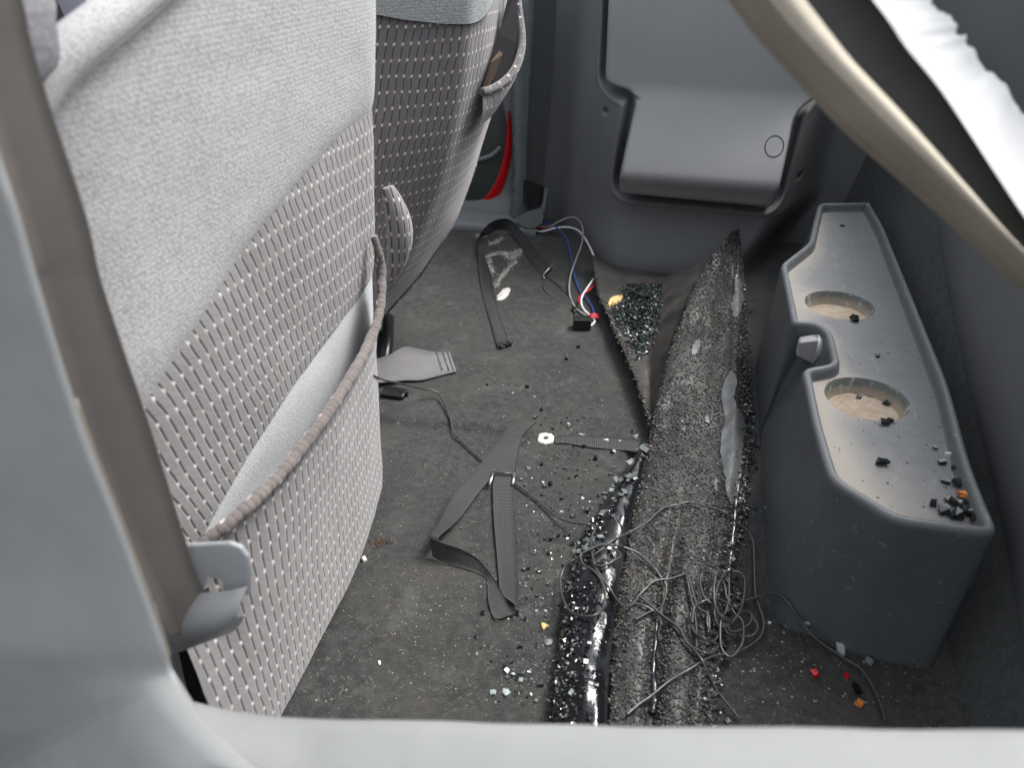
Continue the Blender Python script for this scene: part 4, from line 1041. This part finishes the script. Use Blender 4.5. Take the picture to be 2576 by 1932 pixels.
# grey belt end by the near seat
s4 = thing('belt_end', H(1050, 930), 'pale grey belt end with stitched hem beside the near seat', 'belt')
L = [ZP(920, 905, .034), ZP(970, 897, .032), H(1020, 888, .014), H(1060, 890, .010), H(1100, 892, .006), H(1131, 890, .004)]
Rr = [ZP(920, 966, .018), ZP(970, 962, .016), H(1020, 964, .006), H(1060, 962, .005), H(1105, 950, .004), H(1149, 939, .004)]
ribbon('webbing', L, Rr, M['web_belt'], s4, .0016)
mb = MB()
for o_ in (-2, -14, -30): mb.tube(cr([H(1128+o_, 892, .0056-o_*.00008), H(1136+o_, 915, .0056-o_*.00008), H(1144+o_, 939, .0054-o_*.00005)], 6), .0006, 5)
mb.build('stitching', M['cable'], s4)
mb = MB()
for x in np.linspace(1030, 1110, 5): pass
# small bracket under the belt end
mb = MB(); mb.box(H(992, 996, .006), (.022, 0, 0), (0, .012, .002), (0, -.001, .005)); mb.box(H(1016, 996, .006), (.008, .002, 0), (-.001, .005, 0), (0, 0, .006))
tag(bevel(mb.build('seat_bracket', M['black']), .0015), 'small black seat bracket foot under the pale belt end', 'bracket')
# far belt on the side wall, sleeve, anchor
fbt = thing('far_belt', (-.49, 1.9, .1), 'dark belt hanging down the far side wall to its floor anchor', 'belt')
Lw = [(1345, -60), (1342, 60), (1336, 180), (1330, 300), (1322, 400), (1315, 455)]; Rw = [(1402, -60), (1398, 60), (1390, 180), (1381, 300), (1372, 400), (1365, 470)]
ribbon('webbing', [PY(x, y, 1.965) for x, y in Lw], [PY(x, y, 1.955) for x, y in Rw], M['web_dark'], fbt, .0016, cup=.0)
ribbon('sleeve', [PY(x, y, 1.957) for x, y in [(1312, 450), (1312, 480), (1318, 510), (1325, 520)]], [PY(x, y, 1.945) for x, y in [(1367, 468), (1367, 490), (1362, 515), (1350, 528)]], M['black'], fbt, .004)
V = [PY(x, y, Y) for x, y, Y in [(1296, 548, 1.92), (1330, 532, 1.925), (1362, 522, 1.93), (1367, 545, 1.92), (1362, 562, 1.91), (1342, 574, 1.905), (1318, 572, 1.905), (1300, 560, 1.91)]]
F = [tuple(range(8)), tuple(reversed(range(8, 16)))]+[(i, i+8, (i+1) % 8+8, (i+1) % 8) for i in range(8)]
mk('anchor_cover', V+[v+Vector((0, .006, 0)) for v in V], F, plain('grey_rubber', (.09, .095, .09), .7, .3, 60), fbt, smooth=False)
mb = MB(); p = H(1330, 583, .004); mb.tube([p, p+Vector((0, 0, .008))], .008, 6); mb.build('rusty_bolt', M['rust'], fbt, smooth=False)
# near belt and its latch
nb_ = thing('near_belt', PY(350, 1400, .30), 'worn brown grey seat belt running down through a metal latch plate', 'seat belt')
L = [(-400, -1000), (-250, -480), (-120, -60), (-60, 180), (2, 400), (82, 655), (97, 721), (168, 953), (224, 1122), (337, 1396), (395, 1520), (430, 1600)]
Rr = [(-230, -1000), (-82, -480), (42, -60), (80, 110), (122, 253), (217, 543), (253, 700), (320, 905), (375, 1065), (477, 1392), (512, 1490), (545, 1580)]
ribbon('webbing', [PY(x, y, .285) for x, y in L], [PY(x, y, .305) for x, y in Rr], M['web_tan'], nb_, .0016)
lt = thing('latch_plate', PY(510, 1500, .31), 'curved satin metal latch plate on the near seat belt', 'latch plate')
lt.parent = nb_; lt.location = ORI['latch_plate']-ORI[nb_.name]
for k_ in ('label', 'category'): del lt[k_]
def prism(name, px, Y, dy, mat, par, bw=.002):
    P = [PY(x, y, Y) for x, y in px]; n = len(P); V = P+[p+Vector((0, dy, 0)) for p in P]
    F = [tuple(range(n)), tuple(reversed(range(n, 2*n)))]+[(i, i+n, (i+1) % n+n, (i+1) % n) for i in range(n)]
    return bevel(mk(name, V, F, mat, par, smooth=False), bw, 3)
prism('plate', [(430, 1374), (575, 1368), (604, 1378), (622, 1402), (628, 1430), (628, 1500), (560, 1500), (556, 1462), (520, 1455), (512, 1482), (480, 1480), (450, 1480)], .31, .004, M['latch'], lt)
V = []; top = [(384, 1512), (404, 1505), (450, 1497), (512, 1487), (570, 1482), (628, 1470)]; bt = [(420, 1640), (446, 1638), (490, 1622), (545, 1602), (595, 1580), (627, 1535)]
T_ = cr([PY(x, y, .305) for x, y in top], 6); B_ = cr([PY(x, y, .305) for x, y in bt], 6)
for j in range(14):
    f = j/13
    for p, q in zip(T_, B_): V.append(p.lerp(q, f)+Vector((0, .006-.022*math.sin(math.pi*(f*.75+.12)), 0)))
mk('rolled_lip', V, gridF(len(T_), 14), M['latch'], lt)

# ------------------------------------------------------------ wires with connector
wr = thing('wire_bundle', H(1440, 780), 'loose white, grey, blue and red wires with black connector', 'wires')
def wire(name, pts, r, mat, par):
    P = cr([PZ(x, y, z) if z is not None else H(x, y, r) for x, y, z in pts], 10); mb = MB(); mb.tube(P, r, 8); return mb.build(name, mat, par)
wire('grey_wire', [(1350, 568, .02), (1380, 570, .03), (1408, 556, .05), (1435, 546, .06), (1455, 552, .06), (1466, 575, .055), (1464, 610, .04), (1450, 650, .03), (1436, 690, .02), (1432, 730, .014), (1440, 762, .010), (1460, 785, .010), (1486, 800, .012)], 0.00228, M['wire_grey'], wr)
wire('white_wire', [(1340, 576, .015), (1362, 582, .018), (1395, 574, .03), (1428, 571, .04), (1455, 580, .045), (1475, 605, .04), (1488, 630, .035), (1495, 650, .03)], 0.00264, M['wire_white'], wr)
wire('white_wire', [(1494, 700, .028), (1480, 720, .03), (1466, 742, .026), (1462, 762, .02), (1470, 780, .016), (1486, 795, .014)], 0.00240, M['wire_white'], wr)
wire('white_wire', [(1490, 800, .012), (1496, 808, .010), (1488, 818, .008), (1480, 820, .007)], 0.00240, M['wire_white'], wr)
wire('blue_wire', [(1290, 556, .03), (1310, 547, .035), (1340, 550, .03), (1370, 560, .03), (1400, 572, .034), (1425, 600, .03), (1436, 640, .022), (1444, 685, .016), (1456, 725, .013), (1476, 752, .013), (1490, 772, .014), (1494, 790, .014)], 0.00192, M['wire_blue'], wr)
wire('blue_wire', [(1492, 795, .013), (1498, 803, .010), (1490, 811, .008), (1478, 814, .007)], 0.00168, M['wire_blue'], wr)
wire('red_wire', [(1497, 712, .026), (1484, 728, .026), (1462, 742, .022), (1456, 758, .017), (1466, 774, .013)], 0.00228, M['wire_red'], wr)
wire('red_wire', [(1350, 571, .014), (1362, 574, .012), (1372, 578, .01)], 0.00228, M['wire_red'], wr)
mb = MB()
for o_ in (0, 4, 8): mb.tube(cr([ZP(1476, 797+o_, .014), ZP(1492, 790+o_, .018), ZP(1508, 793+o_, .014)], 6), .0022, 8)
mb.build('red_tape', M['wire_red'], wr)
c = H(1463, 826); c.z += .012
cn = MB(); cn.box(c, (.018, .004, 0), (-.003, .012, 0), (0, 0, .012)); bevel(cn.build('connector', M['black'], wr, smooth=False), .0012)
cn = MB(); cn.box(c+Vector((-.011, -.0125, .004)), (.004, .001, 0), (-.0005, .002, 0), (0, 0, .005)); cn.box(c+Vector((.004, -.0095, .006)), (.005, .001, 0), (-.0005, .002, 0), (0, 0, .003)); bevel(cn.build('connector_tab', M['black'], wr, smooth=False), .0008)
blob('dark_lump', [(1438, 778), (1450, 776), (1452, 786), (1444, 790)], M['black'], 'tiny black lump at the ribbed strap tail', 'lump', .005)

# ------------------------------------------------------------ thin black cable and its tangle
def z2(p): return (1350+p[0]*.452, 1050+p[1]*.452)
def z4(p): return (1850+p[0]*.5315, 1050+p[1]*.5315)
cab = thing('thin_cable', H(1600, 1500), 'thin black cable running across the floor into a loose tangle', 'cable')
RC = .0016
def cable(px, lift=.0, closed=False, n=8, amp=.0):
    P = [hit(x, y, RC*.6+lift+amp*(.5+.5*math.sin(i*2.1)))-ray(x, y)*(RC*1.5+.004*(hit(x, y).x > .12)) for i, (x, y) in enumerate(px)]
    # relax sudden drops so that the cable bridges gaps
    for it in range(3):
        for i in range(1, len(P)-1):
            zz = (P[i-1].z+P[i+1].z)/2
            if P[i].z < zz-.002: 
                d = ray(*px[i]); z = P[i].z*.4+zz*.6; P[i] = C0+d*((z-CAMH)/d.z)
    C_ = cr(P, n, closed)
    if closed: C_.append(C_[0].copy())
    mb = MB(); mb.tube(C_, RC, 8); return mb.build('cable_run', M['cable'], cab)
cable([(940, 950), (970, 957), (1000, 963), (1050, 975), (1090, 983), (1110, 1000), (1130, 1050), (1142, 1090), (1160, 1112), (1200, 1150), (1250, 1190), (1310, 1230), (1360, 1270), (1400, 1300), (1440, 1315), (1485, 1326), (1497, 1331), (1490, 1348), (1488, 1384), (1495, 1425), (1513, 1457), (1535, 1488), (1553, 1511), (1571, 1525), (1590, 1522), (1608, 1502), (1626, 1484), (1648, 1466), (1684, 1457), (1725, 1448)], .002)
cable([z2(p) for p in [(480, 740), (400, 735), (300, 750), (220, 790), (160, 830), (135, 890), (135, 960), (150, 1020), (185, 1080), (230, 1125), (290, 1135), (340, 1110), (370, 1060), (378, 1000), (360, 930), (320, 880), (260, 820), (245, 770), (280, 745), (380, 728), (440, 735), (470, 770), (430, 820), (370, 845), (310, 840)]], .004, amp=.003)
cable([z2(p) for p in [(250, 790), (330, 770), (420, 700), (520, 640), (620, 580), (700, 520), (780, 490), (850, 485), (950, 500), (1040, 540), (1120, 590), (1180, 640), (1205, 700), (1208, 800), (1210, 900), (1215, 1000), (1240, 1080), (1260, 1150), (1250, 1220), (1200, 1275), (1130, 1300), (1050, 1320), (960, 1350), (860, 1410), (740, 1480), (640, 1550), (570, 1610), (500, 1670)]], .003)
cable([z2(p) for p in [(480, 735), (560, 755), (620, 820), (680, 890), (720, 940), (715, 1000), (690, 1060), (640, 1090), (550, 1140)]], .003)
cable([z2(p) for p in [(570, 1010), (640, 1070), (720, 1120), (790, 1190), (840, 1260), (890, 1310), (940, 1330), (980, 1310), (1010, 1270), (1020, 1210)]], .004)
cable([z2(p) for p in [(540, 1045), (600, 1060), (660, 1085), (730, 1140), (800, 1220), (860, 1280), (910, 1350), (960, 1450), (1010, 1530), (1080, 1620), (1120, 1680)]], .002)
for loop, lf in [([(830, 885), (840, 940), (855, 1010), (880, 1100), (886, 1200), (888, 1300)], .004), ([(840, 900), (860, 980), (900, 1060), (950, 1120), (960, 1180), (945, 1220)], .006),
                 ([(1080, 895), (1130, 910), (1150, 970), (1140, 1060), (1090, 1140), (1020, 1210), (988, 1170), (980, 1080), (1000, 980), (1040, 910), (1080, 895)], .012),
                 ([(860, 1180), (870, 1100), (920, 1060), (1000, 1045), (1080, 1050), (1140, 1080), (1185, 1130), (1180, 1180), (1120, 1192), (1070, 1180), (1020, 1140), (990, 1090)], .010),
                 ([(850, 1110), (858, 1180), (880, 1230), (930, 1258), (980, 1250), (1020, 1220), (1070, 1170)], .007),
                 ([(960, 930), (920, 905), (905, 950), (925, 1030), (980, 1080), (1010, 1130), (1060, 1200), (1100, 1245)], .009),
                 ([(930, 900), (990, 920), (1030, 960), (1060, 1010), (1100, 1090), (1135, 1180), (1140, 1270), (1120, 1330), (1080, 1335), (1030, 1290), (1012, 1230), (1022, 1150), (1050, 1090), (1070, 1000), (1060, 930)], .013),
                 ([(1150, 1100), (1195, 1135), (1225, 1190), (1200, 1235), (1150, 1242), (1100, 1220)], .006),
                 ([(950, 1100), (945, 1160), (960, 1215), (1000, 1225)], .005), ([(985, 935), (975, 1020), (985, 1110), (1020, 1170), (1080, 1200)], .016)]:
    cable([z2(p) for p in loop], lf)
cable([z2((1100, 1080)), z2((1150, 1035)), z2((1210, 1005)), z2((1280, 990)), (1956, 1501)]+[z4(p) for p in [(250, 890), (300, 960), (350, 1020), (410, 1070), (470, 1120), (520, 1155), (580, 1190), (610, 1225), (650, 1290), (685, 1370), (705, 1440)]], .002)
P = [hit(x, y, .006) for x, y in [z4(q) for q in [(472, 1078), (500, 1085), (514, 1100), (514, 1140), (498, 1144), (476, 1118)]]]
c0 = sum(P, Vector())/6; V = P+[p-Vector((0, 0, .003)) for p in P]
F = [tuple(range(6)), tuple(reversed(range(6, 12)))]+[(i, i+6, (i+1) % 6+6, (i+1) % 6) for i in range(6)]
mk('tape_tag', V, F, M['tape'], cab, smooth=False)
